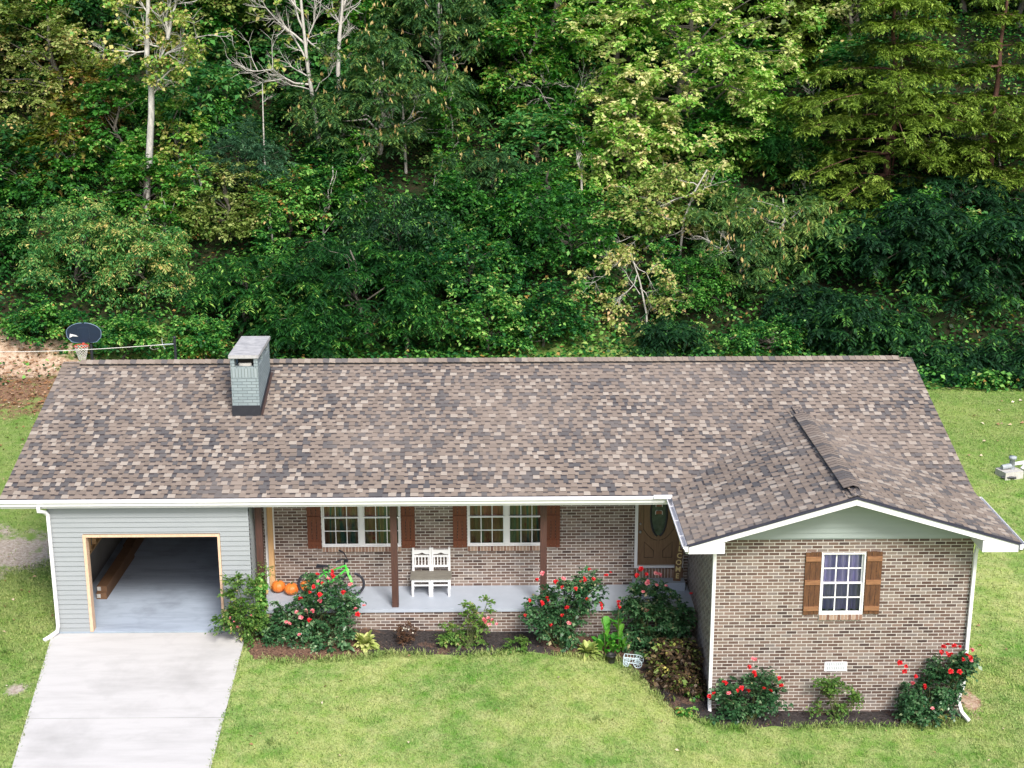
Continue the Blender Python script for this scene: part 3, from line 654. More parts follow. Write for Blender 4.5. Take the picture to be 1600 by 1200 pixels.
def gutter(P0, P1, out, name='gutter'):
    """K-style gutter: profile swept from P0 to P1, out = unit vector away from the fascia"""
    out = np.array(out, float); mb = MB(); prof = [(0, 0), (0, -.12), (.075, -.12), (.085, -.075), (.12, -.035), (.12, 0), (.108, 0), (.108, -.03), (.075, -.07), (.065, -.105), (.012, -.105), (.012, 0)]
    A = [tuple(np.array(P0)+out*a+[0, 0, b]) for a, b in prof]; B = [tuple(np.array(P1)+out*a+[0, 0, b]) for a, b in prof]
    for i in range(len(prof)):
        j = (i+1) % len(prof); mb.face([A[i], A[j], B[j], B[i]])
    for Q in (A, B):
        for tri in ((0, 1, 10, 11), (1, 2, 9, 10), (2, 3, 8, 9), (3, 4, 7, 8), (4, 5, 6, 7)): mb.face([Q[i] for i in tri])
        q = np.array(Q); mb.face([tuple(q[i]+(q[0]*0)) for i in (0, 1, 2, 3, 4, 5)])
    d = np.array(P1)-np.array(P0); L = np.linalg.norm(d); d /= L
    return mb, d, L
def hangers(mb, P0, d, L, out):
    out = np.array(out, float); k = .5
    while k < L:
        c = np.array(P0)+d*k; a, b = c+out*.0+[0, 0, .004], c+out*.118+[0, 0, .004]; mb.tube([a, b], .007, 4); k += .8
mb, d, L = gutter((XA, -1.766, ZE-.012), (XL-.12, -1.766, ZE-.012), (0, -1, 0)); mb.build('gutter', MT['white'], H)['label'] = 'long white gutter along the front eave'
mb, d, L = gutter((XL+.02, YF-.03, ZE-.03), (XL+.02, -1.6, ZE-.03), (-1, 0, 0)); mb.build('gutter', MT['white'], H)['label'] = 'white gutter on the left eave of the wing'
for k in range(3):
    mb = MB(); mb.tube([(XL-.10, YF+.5+.8*k, ZE-.026), (XL+.02, YF+.5+.8*k, ZE-.026)], .007, 4); mb.build('gutter_hanger', MT['white2'], H)
mb = MB(); mb.box(XL-.36, XL+.01, -1.93, -1.87, ZE-.02, ZE+.045); mb.build('splash_guard', MT['white2'], H)
mb, d, L = gutter((XR_-.02, YF-.03, ZE-.03), (XR_-.02, -1.9, ZE-.03), (1, 0, 0)); mb.build('gutter', MT['white'], H)['label'] = 'white gutter on the right eave of the wing'
def downspout(pts, lab):
    mb = MB(); mb.tube(pts, .047, 4, sq=True); o = mb.build('downspout', MT['white'], H, bevel=.006); o['label'] = lab
downspout([(-.07, -1.86, 2.56), (-.07, -1.85, 2.47), (-.01, -1.66, 2.38), (.035, -1.62, 2.30), (.035, -1.62, -.12), (.02, -1.66, -.24), (-.12, -1.85, -.30), (-.2, -1.9, -.33)], 'white downspout at the left corner of the garage')
downspout([(XL-.02, YF+.2, 2.55), (XL+.02, YF+.2, 2.47), (13.08, -3.86, 2.44), (13.22, -3.80, 2.36), (13.235, -3.765, 2.2), (13.235, -3.765, -.9), (13.235, -3.85, -1.05), (13.25, -4.05, -1.12)], 'white downspout at the left corner of the wing')
downspout([(XR_+.03, YF+.25, 2.55), (XR_+.0, YF+.25, 2.47), (18.33, -3.86, 2.42), (18.20, -3.80, 2.34), (18.19, -3.765, 2.2), (18.17, -3.765, -.55), (18.10, -3.8, -.72), (18.08, -3.84, -.85), (18.12, -3.95, -1.02), (18.22, -4.12, -1.12)], 'white downspout at the right corner of the wing')
# porch posts
for x, y, lab in ((4.19, -1.09, 'dark post at the garage end of the porch'), (6.97, -1.05, 'dark wooden post left of the white bench'), (10.08, -1.05, 'dark wooden post behind the red rose bush')):
    mb = MB(); mb.box(x-.068, x+.068, y-.068, y+.068, .001, ZT); o = mb.build('porch_post', MT['post'], H, bevel=.008); o['label'] = lab
# --- windows
def glass_mat(tint=(.80, .84, .84, 1)):
    m_, n, l, p = newmat('window_glass')
    gl = n.new('ShaderNodeBsdfGlossy'); gl.inputs['Roughness'].default_value = .04; gl.inputs['Color'].default_value = (.8, .85, .85, 1)
    tr = n.new('ShaderNodeBsdfTransparent'); tr.inputs[0].default_value = tint
    fr = n.new('ShaderNodeFresnel'); fr.inputs[0].default_value = 1.5; mx = n.new('ShaderNodeMixShader')
    l.new(math_(n, l, 'MULTIPLY_ADD', fr.outputs[0], 1.2, .04), mx.inputs[0]); l.new(tr.outputs[0], mx.inputs[1]); l.new(gl.outputs[0], mx.inputs[2]); l.new(mx.outputs[0], n['Material Output'].inputs[0])
    return m_
GLASS = glass_mat(); GLASS2 = glass_mat((.50, .53, .55, 1))
def curtain_mat(name, stops, sc_=(1.5, .12, 1)):
    m_, n, l, p = newmat(name); uv = n.new('ShaderNodeUVMap').outputs[0]; mp = n.new('ShaderNodeMapping'); mp.inputs['Scale'].default_value = sc_; l.new(uv, mp.inputs[0])
    r_ = ramp(n, stops); l.new(noise(n, l, 1.6, 2, .5, mp.outputs[0]), r_.inputs[0]); l.new(r_.outputs[0], p.inputs['Base Color']); p.inputs['Roughness'].default_value = .9
    return m_
CUR = curtain_mat('printed_curtain', [(0, (.20, .04, .035)), (.38, (.34, .09, .07)), (.44, (.27, .16, .09)), (.47, (.06, .15, .12)), (.51, (.07, .17, .13)), (.54, (.36, .26, .11)), (.58, (.30, .17, .08)), (.62, (.06, .15, .12)), (1, (.22, .06, .05))])
CURP = curtain_mat('purple_curtain', [(0, (.16, .12, .38)), (.42, (.30, .24, .60)), (.52, (.70, .60, .98)), (.64, (.28, .22, .58)), (1, (.18, .13, .42))], (2.6, .12, 1))
def curtain(x0, x1, z0, z1, y, mat, parent, seed, amp=.025):
    mb = MB(); N = 70; rr = random.Random(seed); ph = rr.random()*6
    xs_ = [x0+(x1-x0)*i/N for i in range(N+1)]; f = lambda x: y+amp*math.sin(x*38+ph+1.5*math.sin(x*9))+amp*.5*math.sin(x*71)
    for i in range(N):
        a, b = xs_[i], xs_[i+1]; mb.face([(a, f(a), z0), (b, f(b), z0), (b, f(b), z1), (a, f(a), z1)], uv=[(a, z0), (b, z0), (b, z1), (a, z1)])
    return mb.build('curtain', mat, parent)
def sash(mb, x0, x1, z0, z1, y, fr=.030, cols=3, rows=2, mun=.017):
    mb.box(x0, x0+fr, y, y+.04, z0, z1); mb.box(x1-fr, x1, y, y+.04, z0, z1); mb.box(x0+fr, x1-fr, y+.001, y+.039, z1-fr, z1); mb.box(x0+fr, x1-fr, y+.001, y+.039, z0, z0+fr)
    for i in range(1, cols):
        x = x0+fr+(x1-x0-2*fr)*i/cols; mb.box(x-mun/2, x+mun/2, y+.012, y+.03, z0+fr, z1-fr)
    for j in range(1, rows):
        z = z0+fr+(z1-z0-2*fr)*j/rows; mb.box(x0+fr, x1-fr, y+.010, y+.032, z-mun/2, z+mun/2)
def window(W, y, units, lab, curt, mun=.017):
    x0, x1, z0, z1 = W; fr = MB(); f = .028
    fr.box(x0, x0+f, y-.018, y+.10, z0, z1); fr.box(x1-f, x1, y-.018, y+.10, z0, z1); fr.box(x0+f, x1-f, y-.016, y+.098, z1-f, z1); fr.box(x0+f, x1-f, y-.022, y+.098, z0, z0+f)
    mw = .042; us = [(x0+f, x1-f)] if units == 1 else [(x0+f, (x0+x1)/2-mw), ((x0+x1)/2+mw, x1-f)]
    if units == 2: fr.box((x0+x1)/2-mw, (x0+x1)/2+mw, y-.02, y+.097, z0+f, z1-f)
    wo = fr.build('window', MT['white'], H); wo['label'] = lab
    zm = (z0+z1)/2
    for a, b in us:
        m1 = MB(); sash(m1, a, b, zm-.022, z1-f, y+.045, mun=mun); s1 = m1.build('sash', MT['white'], wo)
        m2 = MB(); sash(m2, a, b, z0+f, zm+.022, y+.005, mun=mun); s2 = m2.build('sash', MT['white'], wo)
        for yy, za, zb in ((y+.066, zm, z1-f-.02), (y+.026, z0+f+.02, zm)):
            p = MB(); p.face([(a+.02, yy, za), (b-.02, yy, za), (b-.02, yy, zb), (a+.02, yy, zb)]); p.build('pane', GLASS if yy > y+.05 else GLASS2, wo)
        curtain(a, b, z0+.03, z1, y+.145, curt, wo, int(a*10))
    sl_ = MB(); k = int((x1-x0)/.072); wd = (x1-x0)/k
    return wo
def sill(W, y):
    x0, x1, z0, _ = W; mb = MB(); n = round((x1-x0)/.0705); wd = (x1-x0)/n; rr = random.Random(int(x0*7))
    for i in range(n): mb.box(x0+i*wd+.006, x0+(i+1)*wd-.006, y-.045, y-.002, z0-.105, z0-.006, rr.random())
    o = mb.build('brick_sill', SILLM, H); mb2 = MB(); mb2.box(x0, x1, y-.036, y-.003, z0-.10, z0-.01); mb2.build('mortar', MT['mortar'], o)
m_, n, l, p = newmat('sill_brick'); a = n.new('ShaderNodeAttribute'); a.attribute_name = 'tone'; r_ = ramp(n, [(0, (.14, .07, .05)), (.5, (.24, .14, .10)), (1, (.34, .24, .18))]); l.new(a.outputs['Fac'], r_.inputs[0]); l.new(r_.outputs[0], p.inputs['Base Color']); p.inputs['Roughness'].default_value = .85; SILLM = m_
MT['mortar'] = plain('sill_mortar', (.70, .64, .58), (.6, .54, .48), 10, .9)
window(W1, 0, 2, 'double window nearest the garage', CUR); window(W2, 0, 2, 'double window nearest the front door', CUR); window(W3, WY, 1, 'single window in the gabled wing', CURP, .024)
for W_, y in ((W1, 0), (W2, 0), (W3, WY)): sill(W_, y)
# near-black boxes painted as unlit rooms behind the glass
mb = MB(); mb.box(5.0, 10.6, .34, 3.0, .5, 2.45); mb.build('unlit_room_box', MT['unlit'], H)
mb = MB(); mb.box(14.9, 16.6, WY+.34, WY+2.5, .5, 2.45); mb.build('unlit_room_box', MT['unlit'], H)
# --- shutters
def shutter(x0, x1, y, mat, bmat, lab, wing):
    z0, z1 = (.90, 2.225) if not wing else (.955, 2.235)
    mb = MB(); n = 3; wd = (x1-x0)/n; rr = random.Random(int(x0*31))
    for i in range(n):
        dz = rr.uniform(-.008, .008); mb.box(x0+i*wd+.003, x0+(i+1)*wd-.003, y-.030, y-.006, z0+dz, z1+dz)
    mb.cur = 1
    for xx in (x0+wd, x1-wd):
        for k in range(14): mb.box(xx-.006, xx+.006, y-.0335, y-.0305, z0+.22+k*.072, z0+.245+k*.072)
    s_ = mb.build('shutter', [mat, MT['post'] if wing else MT['black']], H); s_['label'] = lab
    for zz in ((z0+.13, (z0+z1)/2+.03, z1-.13)):
        b = MB(); b.box(x0+.008, x1-.008, y-.052, y-.031, zz-.047, zz+.047); b.build('batten', bmat, s_, bevel=.004)
for x0, x1, lab in ((5.035, 5.335, 'red-brown shutter left of the window nearest the garage'), (7.055, 7.35, 'red-brown shutter right of the window nearest the garage'), (8.165, 8.465, 'red-brown shutter left of the window nearest the front door'), (10.175, 10.47, 'red-brown shutter right of the window nearest the front door')):
    shutter(x0, x1, 0, MT['shutter'], MT['shutter'], lab, False)
shutter(14.97, 15.275, WY, MT['shutter2'], MT['batten2'], 'weathered brown shutter left of the wing window', True)
shutter(16.135, 16.44, WY, MT['shutter2'], MT['batten2'], 'weathered brown shutter right of the wing window', True)
# --- front door
x0, x1, z0, z1 = DO
mb = MB(); mb.box(x0, x0+.065, -.03, .10, z0, z1); mb.box(x1-.095, x1, -.03, .10, z0, z1); mb.box(x0+.065, x1-.095, -.028, .10, z1-.07, z1); mb.box(x0+.065, x1-.095, -.035, .10, z0, z0+.045)
door = None
fr_ = mb.build('door_frame', MT['white'], H)
a, b, za, zb = x0+.066, x1-.096, z0+.046, z1-.07
mb = MB(); mb.box(a, b, .03, .075, za, zb); door = mb.build('door', MT['brown'], H); door['label'] = 'brown front door with an oval glass'
cx, cz = (a+b)/2, 1.62
def ell(rx, rz, y, N=40, ox=0): return [(cx+ox+rx*math.cos(2*math.pi*i/N), y, cz+rz*math.sin(2*math.pi*i/N)) for i in range(N)]
mb = MB(); mb.face(ell(.165, .49, .024)[::-1]); ogm = plain('leaded_oval_glass', (.06, .09, .085), (.02, .035, .03), 9, .12, coord='pos'); mb.build('oval_glass', ogm, door)
mb = MB(); mb.tube(ell(.175, .505, .024)+ell(.175, .505, .024)[:1], .021, 8); mb.build('oval_trim', MT['black'], door)
mb = MB()
for kx in (-.27, .27):
    s_ = 1 if kx > 0 else -1
    mb.tube([(cx+kx*1.12, .028, .62), (cx+s_*.10, .028, .62), (cx+s_*.10, .028, .78), (cx+kx*1.12, .028, .98), (cx+kx*1.12, .028, .62)], .007, 4)
    pts = [(cx+s_*(.02+.27*t), .028, 1.02+.10*math.sin(t*3.1)*0+.20*t**2) for t in np.linspace(0, 1.15, 9)]; mb.tube(pts, .006, 4)
    pts = [(cx+s_*.33, .028, z) for z in (1.25, 2.25)]; mb.tube(pts, .005, 4)
mb.build('panel_moulding', MT['doorline'], door)
mb = MB()
for zc, w_ in ((1.98, .05), (1.83, .068), (1.66, .072)):
    mb.tube([(cx-w_, .020, zc-.045), (cx-w_, .020, zc+.02), (cx-w_*.7, .020, zc+.05), (cx+w_*.7, .020, zc+.05), (cx+w_, .020, zc+.02), (cx+w_, .020, zc-.045)], .008, 5)
mb.build('leaded_pattern', MT['white2'], door)
amb = plain('amber_glass', (.30, .10, .06), (.16, .05, .03), 20, .3)
for zc, w_ in ((1.98, .045), (1.83, .062), (1.66, .066)):
    mb = MB(); mb.box(cx-w_, cx+w_, .018, .022, zc-.035, zc+.035); mb.build('coloured_glass', amb, door)
mb = MB(); mb.lathe([(0, 0), (.03, .0), (.034, .02), (.02, .04), (0, .045)], (0, 0, 0), 12)
mb.v = [(x+a+.055, -z+.028, y+1.22) for x, y, z in mb.v]; mb.build('door_handle', MT['steel'], door)
mb = MB(); mb.lathe([(0, 0), (.024, 0), (.02, .02), (0, .022)], (0, 0, 0), 12); mb.v = [(x+a+.055, -z+.028, y+1.40) for x, y, z in mb.v]; mb.build('deadbolt', MT['steel'], door)
mb = MB(); mb.box(10.99, 11.06, -.012, -.002, .28, .36); mb.build('outlet_cover', MT['white2'], H)
# foundation vent
mb = MB(); vx0, vx1, vz0, vz1, y = 15.455, 15.895, -.245, -.05, WY
mb.box(vx0, vx1, y-.012, y-.002, vz0, vz0+.02); mb.box(vx0, vx1, y-.012, y-.002, vz1-.02, vz1); mb.box(vx0, vx0+.03, y-.013, y-.002, vz0, vz1); mb.box(vx1-.03, vx1, y-.013, y-.002, vz0, vz1)
mb.box(vx0+.03, vx1-.03, y-.0125, y-.002, (vz0+vz1)/2-.008, (vz0+vz1)/2+.008)
for i in range(11):
    x = vx0+.045+i*(vx1-vx0-.09)/10; mb.box(x-.009, x+.009, y-.0115, y-.003, vz0+.02, vz1-.02)
vo = mb.build('foundation_vent', MT['white2'], H); mb = MB(); mb.box(vx0+.01, vx1-.01, y-.003, y-.001, vz0+.01, vz1-.01); mb.build('vent_screen', MT['grey'], vo)
# --- chimney
CX0, CX1, CY0, CY1, CT = 3.375, 3.965, 1.10, 2.78, 4.86
def roofz(y): return ZE+SM*(y-YE) if y < YR else ZR-SM*(y-YR)
mb = MB(); ft = .20                                   # wall thickness round the flue
zo = 4.655
wall(mb, 'y', CY0, CX0, CX1, 3.4, CT, [(CX0+.085, CX1-.085, zo, CT-.02)], .09, 1); wall(mb, 'y', CY1, CX0, CX1, 3.4, CT, [(CX0+.085, CX1-.085, zo, CT-.02)], .09, -1)
for X_, s_ in ((CX0, 1), (CX1, -1)): wall(mb, 'x', X_, CY0, CY1, 3.4, CT, [(CY0+.22, CY0+.66, zo, CT-.02), (CY1-.66, CY1-.22, zo, CT-.02)], .09, s_)
mb.box(CX0+.01, CX1-.01, CY0+.01, CY1-.01, 3.4, zo-.004)
mbk = MB(); mbk.box(CX0+.14, CX1-.14, CY0+.17, CY1-.17, zo-.003, CT-.001)
ch = mb.build('chimney', MT['chimney'], H); ch['label'] = 'grey painted brick chimney near the left end of the roof'; mbk.build('flue_shade_block', MT['unlit'], ch)  # inner near-black block paints the shade inside the chimney openings
mb = MB(); 
mb.face([(CX0, CY0-.004, 4.43), (CX1, CY0-.004, 4.43), (CX1, CY0-.004, 4.63), (CX0, CY0-.004, 4.63)], uv=[(CX0, .01), (CX1, .01), (CX1, .4), (CX0, .4)])
mb.build('soldier_course', MT['soldier'], ch)
mb = MB(); mb.box(CX0-.03, CX1+.03, CY0-.035, CY1+.035, CT, CT+.072); mb.build('chimney_cap', MT['cap'], ch, bevel=.01)
mb = MB(); mb.lathe([(.14, 0), (.15, .05), (.12, .07), (.10, .03)], ((CX0+CX1)/2, CY0+.155, zo), 20, squash=.4); mb.build('flue_collar', MT['stone'], ch)
mb = MB(); h = .235
mb.box(CX0-.012, CX1+.012, CY0-.016, CY0-.002, roofz(CY0)-.05, roofz(CY0)+h)
for X0_, X1_ in ((CX1+.002, CX1+.016), (CX0-.016, CX0-.002)):
    mb.prism([(X0_, CY0-.01, roofz(CY0)-.05), (X0_, CY1, roofz(CY1)-.05), (X0_, CY1, roofz(CY1)+.13), (X0_, CY0-.01, roofz(CY0)+.13)], (X1_-X0_, 0, 0))
mb.build('chimney_flashing', MT['black'], ch)
# roof returned under chimney on the right: metal step flashing strip lying on the shingles
mb = MB(); mb.prism([(CX1+.016, CY0, roofz(CY0)+.019), (CX1+.016, CY1, roofz(CY1)+.019), (CX1+.016, CY1, roofz(CY1)+.024), (CX1+.016, CY0, roofz(CY0)+.024)], (.05, 0, 0)); mb.build('chimney_flashing', plain('brown_flashing', (.06, .035, .03), (.04, .025, .02), 8, .6), ch)
# ------------------------------------------------------------------ things on the porch and round the house
# white bench made from two joined chair backs
bx0, bx1, byf, byb = 7.285, 8.105, -.56, -.16
t = empty('porch_bench', ((bx0+bx1)/2, -.36, 0), 'white wooden bench with two joined chair backs and a weathered plank seat, on the porch', 'bench')
xm = (bx0+bx1)/2
for xa, xb in ((bx0, bx0+.045), (xm-.044, xm-.003), (xm+.003, xm+.044), (bx1-.045, bx1)):
    mb = MB(); mb.box(xa, xb, byf, byf+.045, .001, .395); mb.build('leg', MT['white'], t, bevel=.004)
    mb = MB(); mb.prism([(xa, byb-.02, .001), (xa, byb+.03, .001), (xa, byb+.025, .45), (xa, byb+.085, .93), (xa, byb+.045, .93), (xa, byb-.02, .45)], (xb-xa, 0, 0)); mb.build('leg', MT['white'], t, bevel=.004)
mb = MB()
for a, b in ((bx0+.045, xm-.044), (xm+.044, bx1-.045)):
    mb.box(a, b, byf+.006, byf+.03, .33, .395); mb.box(a, b, byf+.01, byf+.03, .235, .265); mb.box(a, b, byb-.01, byb+.01, .31, .395)
for xx in (bx0+.012, bx1-.036): mb.box(xx, xx+.024, byf+.045, byb-.02, .18, .21); mb.box(xx, xx+.024, byf+.045, byb-.02, .33, .395)
mb.build('apron', MT['white'], t)
mb = MB(); mb.box(bx0-.03, bx1+.03, byf-.03, byb+.01, .397, .43); mb.build('seat', MT['seat'], t, bevel=.006)
for a, b in ((bx0+.045, xm-.044), (xm+.044, bx1-.045)):
    mb = MB(); Yb = lambda z: byb+.0+(z-.45)*.1+.01
    N = 14; top = []; bot = []
    for i in range(N+1):
        u = i/N; x = a+(b-a)*u; top.append((x, Yb(.88), .875+.02*math.cos((u-.5)*2*math.pi)*0+.01)); bot.append((x, Yb(.8), .79+.035*math.exp(-((u-.5)/.17)**2)))
    for i in range(N):
        for dy in (0, .03): mb.face([tuple(np.array(q)+[0, dy, 0]) for q in (bot[i], bot[i+1], top[i+1], top[i])])
        mb.face([bot[i], bot[i+1], tuple(np.array(bot[i+1])+[0, .03, 0]), tuple(np.array(bot[i])+[0, .03, 0])]); mb.face([top[i], top[i+1], tuple(np.array(top[i+1])+[0, .03, 0]), tuple(np.array(top[i])+[0, .03, 0])])
    mb.box(a, b, Yb(.75), Yb(.75)+.03, .725, .765); mb.box(a, b, Yb(.53), Yb(.53)+.03, .50, .545)
    for i in range(5):
        x = a+(b-a)*(i+.0)/4*.86+(b-a)*.07; mb.prism([(x-.011, Yb(.54), .54), (x+.011, Yb(.54), .54), (x+.011, Yb(.73), .73), (x-.011, Yb(.73), .73)], (0, .02, 0))
    mb.build('backrest', MT['white'], t)

# bicycle
BX, BY, WR = 6.02, -.46, .262
t = empty('bicycle', (5.6, BY, 0), 'bright green and black bicycle parked against the porch wall behind the roses', 'bicycle')
def wheel(cx, name='wheel'):
    mb = MB(); N = 36
    mb.tube([(cx+WR*.93*math.cos(2*math.pi*i/N), BY, WR+.002+WR*.93*math.sin(2*math.pi*i/N)) for i in range(N+1)], .024, 8, cap=False); o = mb.build(name, MT['rubber'], t)
    mb = MB(); mb.tube([(cx+WR*.83*math.cos(2*math.pi*i/N), BY, WR+.002+WR*.83*math.sin(2*math.pi*i/N)) for i in range(N+1)], .009, 6, cap=False); mb.build('rim', MT['black'], o)
    mb = MB()
    for i in range(20):
        a = 2*math.pi*i/20; mb.tube([(cx+.015*math.cos(a+1), BY+(.02 if i % 2 else -.02), WR+.015*math.sin(a+1)), (cx+WR*.82*math.cos(a), BY, WR+WR*.82*math.sin(a))], .0016, 3)
    mb.tube([(cx, BY-.05, WR), (cx, BY+.05, WR)], .018, 8); mb.build('spokes', MT['steel'], o)
wheel(BX); wheel(BX-.92)
hd0, hd1 = (BX-.155, BY, .70), (BX-.115, BY, .585); bb = (BX-.50, BY, .27); st = (BX-.62, BY, .60); ra = (BX-.92, BY, WR)
mb = MB(); mb.tube([hd0, hd1], .026, 8); mb.tube([(BX-.13, BY, .60), bb], .023, 8); mb.tube([(BX-.15, BY, .68), (BX-.59, BY, .52)], .019, 8); mb.tube([bb, st], .017, 8)
for s_ in (-.03, .03): mb.tube([bb, (ra[0], BY+s_*1.5, ra[2])], .010, 6); mb.tube([(BX-.59, BY, .52), (ra[0], BY+s_*1.5, ra[2])], .010, 6)
mb.build('frame', MT['green'], t)
mb = MB(); mb.tube([(BX-.115, BY-.05, .585), (BX-.115, BY+.05, .585)], .022, 8)
for s_ in (-.055, .055): mb.tube([(BX-.115, BY+s_, .60), (BX-.05, BY+s_, .40), (BX, BY+s_, WR)], [.022, .019, .014], 8)
mb.build('fork', plain('pale_green_paint', (.35, .85, .25), (.10, .60, .08), 16, .3), t)
mb = MB(); mb.tube([(BX-.155, BY, .70), (BX-.17, BY, .78), (BX-.13, BY, .80)], .016, 8); mb.box(BX-.17, BX-.08, BY-.03, BY+.03, .765, .82)
mb.tube([(BX-.24, BY-.26, .90), (BX-.18, BY-.16, .90), (BX-.12, BY-.06, .83), (BX-.12, BY+.06, .83), (BX-.18, BY+.16, .90), (BX-.24, BY+.26, .90)], .012, 8)
mb.build('handlebar', MT['black'], t)
for s_ in (-1, 1):
    mb = MB(); mb.tube([(BX-.30, BY+s_*.33, .90), (BX-.21, BY+s_*.21, .90)], .019, 8); mb.build('grip', MT['rubber'], t)
mb = MB(); mb.prism([(BX-.76, BY-.075, .66), (BX-.76, BY+.075, .66), (BX-.62, BY+.04, .655), (BX-.50, BY+.015, .66), (BX-.50, BY-.015, .66), (BX-.62, BY-.04, .655)], (0, 0, .035)); mb.tube([st, (BX-.64, BY, .66)], .013, 8); mb.build('saddle', MT['black'], t, bevel=.01)
mb = MB(); mb.tube([(bb[0]-.09, BY-.06, .17), (bb[0], BY-.06, .27)], .010, 6); mb.tube([(bb[0], BY-.07, .27), (bb[0], BY+.07, .27)], .014, 8); mb.tube([(bb[0]+.09, BY+.06, .37), (bb[0], BY+.06, .27)], .010, 6)
mb.box(bb[0]-.14, bb[0]-.05, BY-.13, BY-.06, .155, .175); mb.box(bb[0]+.05, bb[0]+.14, BY+.06, BY+.13, .365, .385); mb.build('pedal', MT['black'], t)

# pumpkins
def pumpkin(x, y, r, sq, label, mat='pumpkin', name='pumpkin', group=None):
    t = empty(name, (x, y, 0.002), label, name, group)
    prof = [(r*math.sin(a)*(1 if a > .25 else 1), r*sq*(1-math.cos(a))-(.10*r*math.exp(-((math.pi-a)/.45)**2))) for a in np.linspace(0.02, math.pi-.02, 16)]
    mb = MB(); mb.lathe(prof, (x, y, .002), 40, rib=.085, ribn=10); mb.build('rind', MT[mat], t)
    mb = MB(); h = 2*r*sq; mb.tube([(x, y, h-.12*r), (x+.01, y, h+.1*r), (x+.04*r/.14, y-.01, h+.3*r)], [.022, .016, .012], 7); mb.build('stem', MT['stem'], t)
G = 'orange pumpkins on the porch floor'
pumpkin(4.40, -.27, .155, .85, 'orange pumpkin nearest the garage, against the tan corner board', group=G)
pumpkin(4.70, -.40, .16, .80, 'middle one of the three orange pumpkins, set furthest forward', group=G)
pumpkin(5.00, -.26, .15, .88, 'orange pumpkin partly hidden by the large rose bush, nearest the bicycle', group=G)
pumpkin(4.13, -.40, .075, .9, 'small pale yellow gourd at the foot of the corner board', 'gourd', 'gourd')

# leaning welcome sign
t = empty('welcome_sign', (12.99, -.24, .187), 'tall brown board reading WELCOME downwards, leaning beside the front door', 'sign')
A, B = np.array((12.99, -.26, .187)), np.array((13.085, -.12, 1.27)); d = (B-A); L = np.linalg.norm(d); d /= L
sx_ = np.array([1, 0, 0])-d*d[0]; sx_ /= np.linalg.norm(sx_); nn = np.cross(sx_, d)
mb = MB(); hw = .080
mb.prism([tuple(A-sx_*hw), tuple(A+sx_*hw), tuple(A+sx_*hw+d*L), tuple(A-sx_*hw+d*L)], tuple(-nn*.022)); mb.build('board', MT['sign'], t, bevel=.003)
for i, chx in enumerate('WELCOME'):
    cu = bpy.data.curves.new('letter', 'FONT'); cu.body = chx; cu.size = .155; cu.align_x = 'CENTER'; cu.align_y = 'CENTER'; cu.extrude = .002; cu.offset = .0035
    tmp = bpy.data.objects.new('tmp', cu); COL.objects.link(tmp); bpy.context.view_layer.update()
    mesh = bpy.data.meshes.new_from_object(tmp.evaluated_get(bpy.context.evaluated_depsgraph_get())); bpy.data.objects.remove(tmp)
    mesh.name = 'letter'; mesh.materials.clear(); mesh.materials.append(MT['letter'])
    c = A+d*(L-.085-i*.150)+nn*.0045; M = Matrix.Identity(4)
    xs_ = np.array([v.co.x for v in mesh.vertices]); ww = max(xs_.max()-xs_.min(), .01); k = min(1., .130/ww)
    for r_ in range(3): M[r_][0] = sx_[r_]*k; M[r_][1] = d[r_]; M[r_][2] = nn[r_]; M[r_][3] = c[r_]
    mesh.transform(M); put(bpy.data.objects.new('letter', mesh), t)

# cartons in the garage
GR = 'long cardboard cartons on the garage floor'
for i, (x, y0, y1, w_, h_, z) in enumerate(((.50, .10, 2.5, .22, .15, GZF+.002), (.50, .14, 2.52, .22, .13, GZF+.156), (.48, 2.56, 4.9, .22, .28, GZF+.002))):
    lab = ['long brown carton on the garage floor nearest the opening, under another', 'long brown carton lying on top of the front one by the garage studs', 'long brown carton lying deeper in the dark garage'][i]
    rot = Matrix.Rotation(R(-1+i*.4), 3, 'Z'); mb = MB(); mb.box(x-w_/2, x+w_/2, y0, y1, z, z+h_, rot=rot); o = mb.build('carton', MT['card'], None, bevel=.01); tag(o, lab, 'carton', GR)
    mb = MB(); c = ((x), (y0+y1)/2, z+h_/2); mb.box(x-.1, x-.02, y0-.004, y0-.001, z+.03, z+.12, rot=rot, c=c); mb.build('tape', MT['stone'], o)

# wagon planter and pot in the bed
P = gp(989, 1042); gxx, gyy, gzz = P[0], P[1], gz(P[0], P[1])+.03
t = empty('garden_wagon', (gxx, gyy, gzz), 'small pale blue metal wagon ornament with spoked wheels at the edge of the mulch', 'garden ornament')
rotz = R(-14)
def rw(p): p = Vector(p); p.rotate(Matrix.Rotation(rotz, 3, 'Z')); return (p.x+gxx, p.y+gyy, p.z+gzz)
for (cx_, cy_, r_) in ((.11, -.10, .085), (.11, .12, .085), (-.13, -.09, .055), (-.13, .10, .055)):
    mb = MB(); N = 20; mb.tube([rw((cx_+r_*math.cos(2*math.pi*i/N), cy_, r_+.008+r_*math.sin(2*math.pi*i/N))) for i in range(N+1)], .009, 6)
    for i in range(8): mb.tube([rw((cx_, cy_, r_+.008)), rw((cx_+r_*math.cos(math.pi*i/4), cy_, r_+.008+r_*math.sin(math.pi*i/4)))], .005, 4)
    mb.build('wheel', MT['iron'], t)
mb = MB()
for z_ in (.09, .20):
    mb.tube([rw(q) for q in ((-.19, -.075, z_), (.12, -.075, z_), (.12, .09, z_), (-.19, .09, z_), (-.19, -.075, z_))], .008, 5)
for i in range(6):
    x = -.19+.31*i/5
    for y in (-.075, .09): mb.tube([rw((x, y, .09)), rw((x, y, .20))], .006, 4)
for i in range(3):
    y = -.075+.165*(i+.5)/3
    for x in (-.19, .12): mb.tube([rw((x, y, .09)), rw((x, y, .20))], .006, 4)
mb.build('cage', MT['iron'], t)
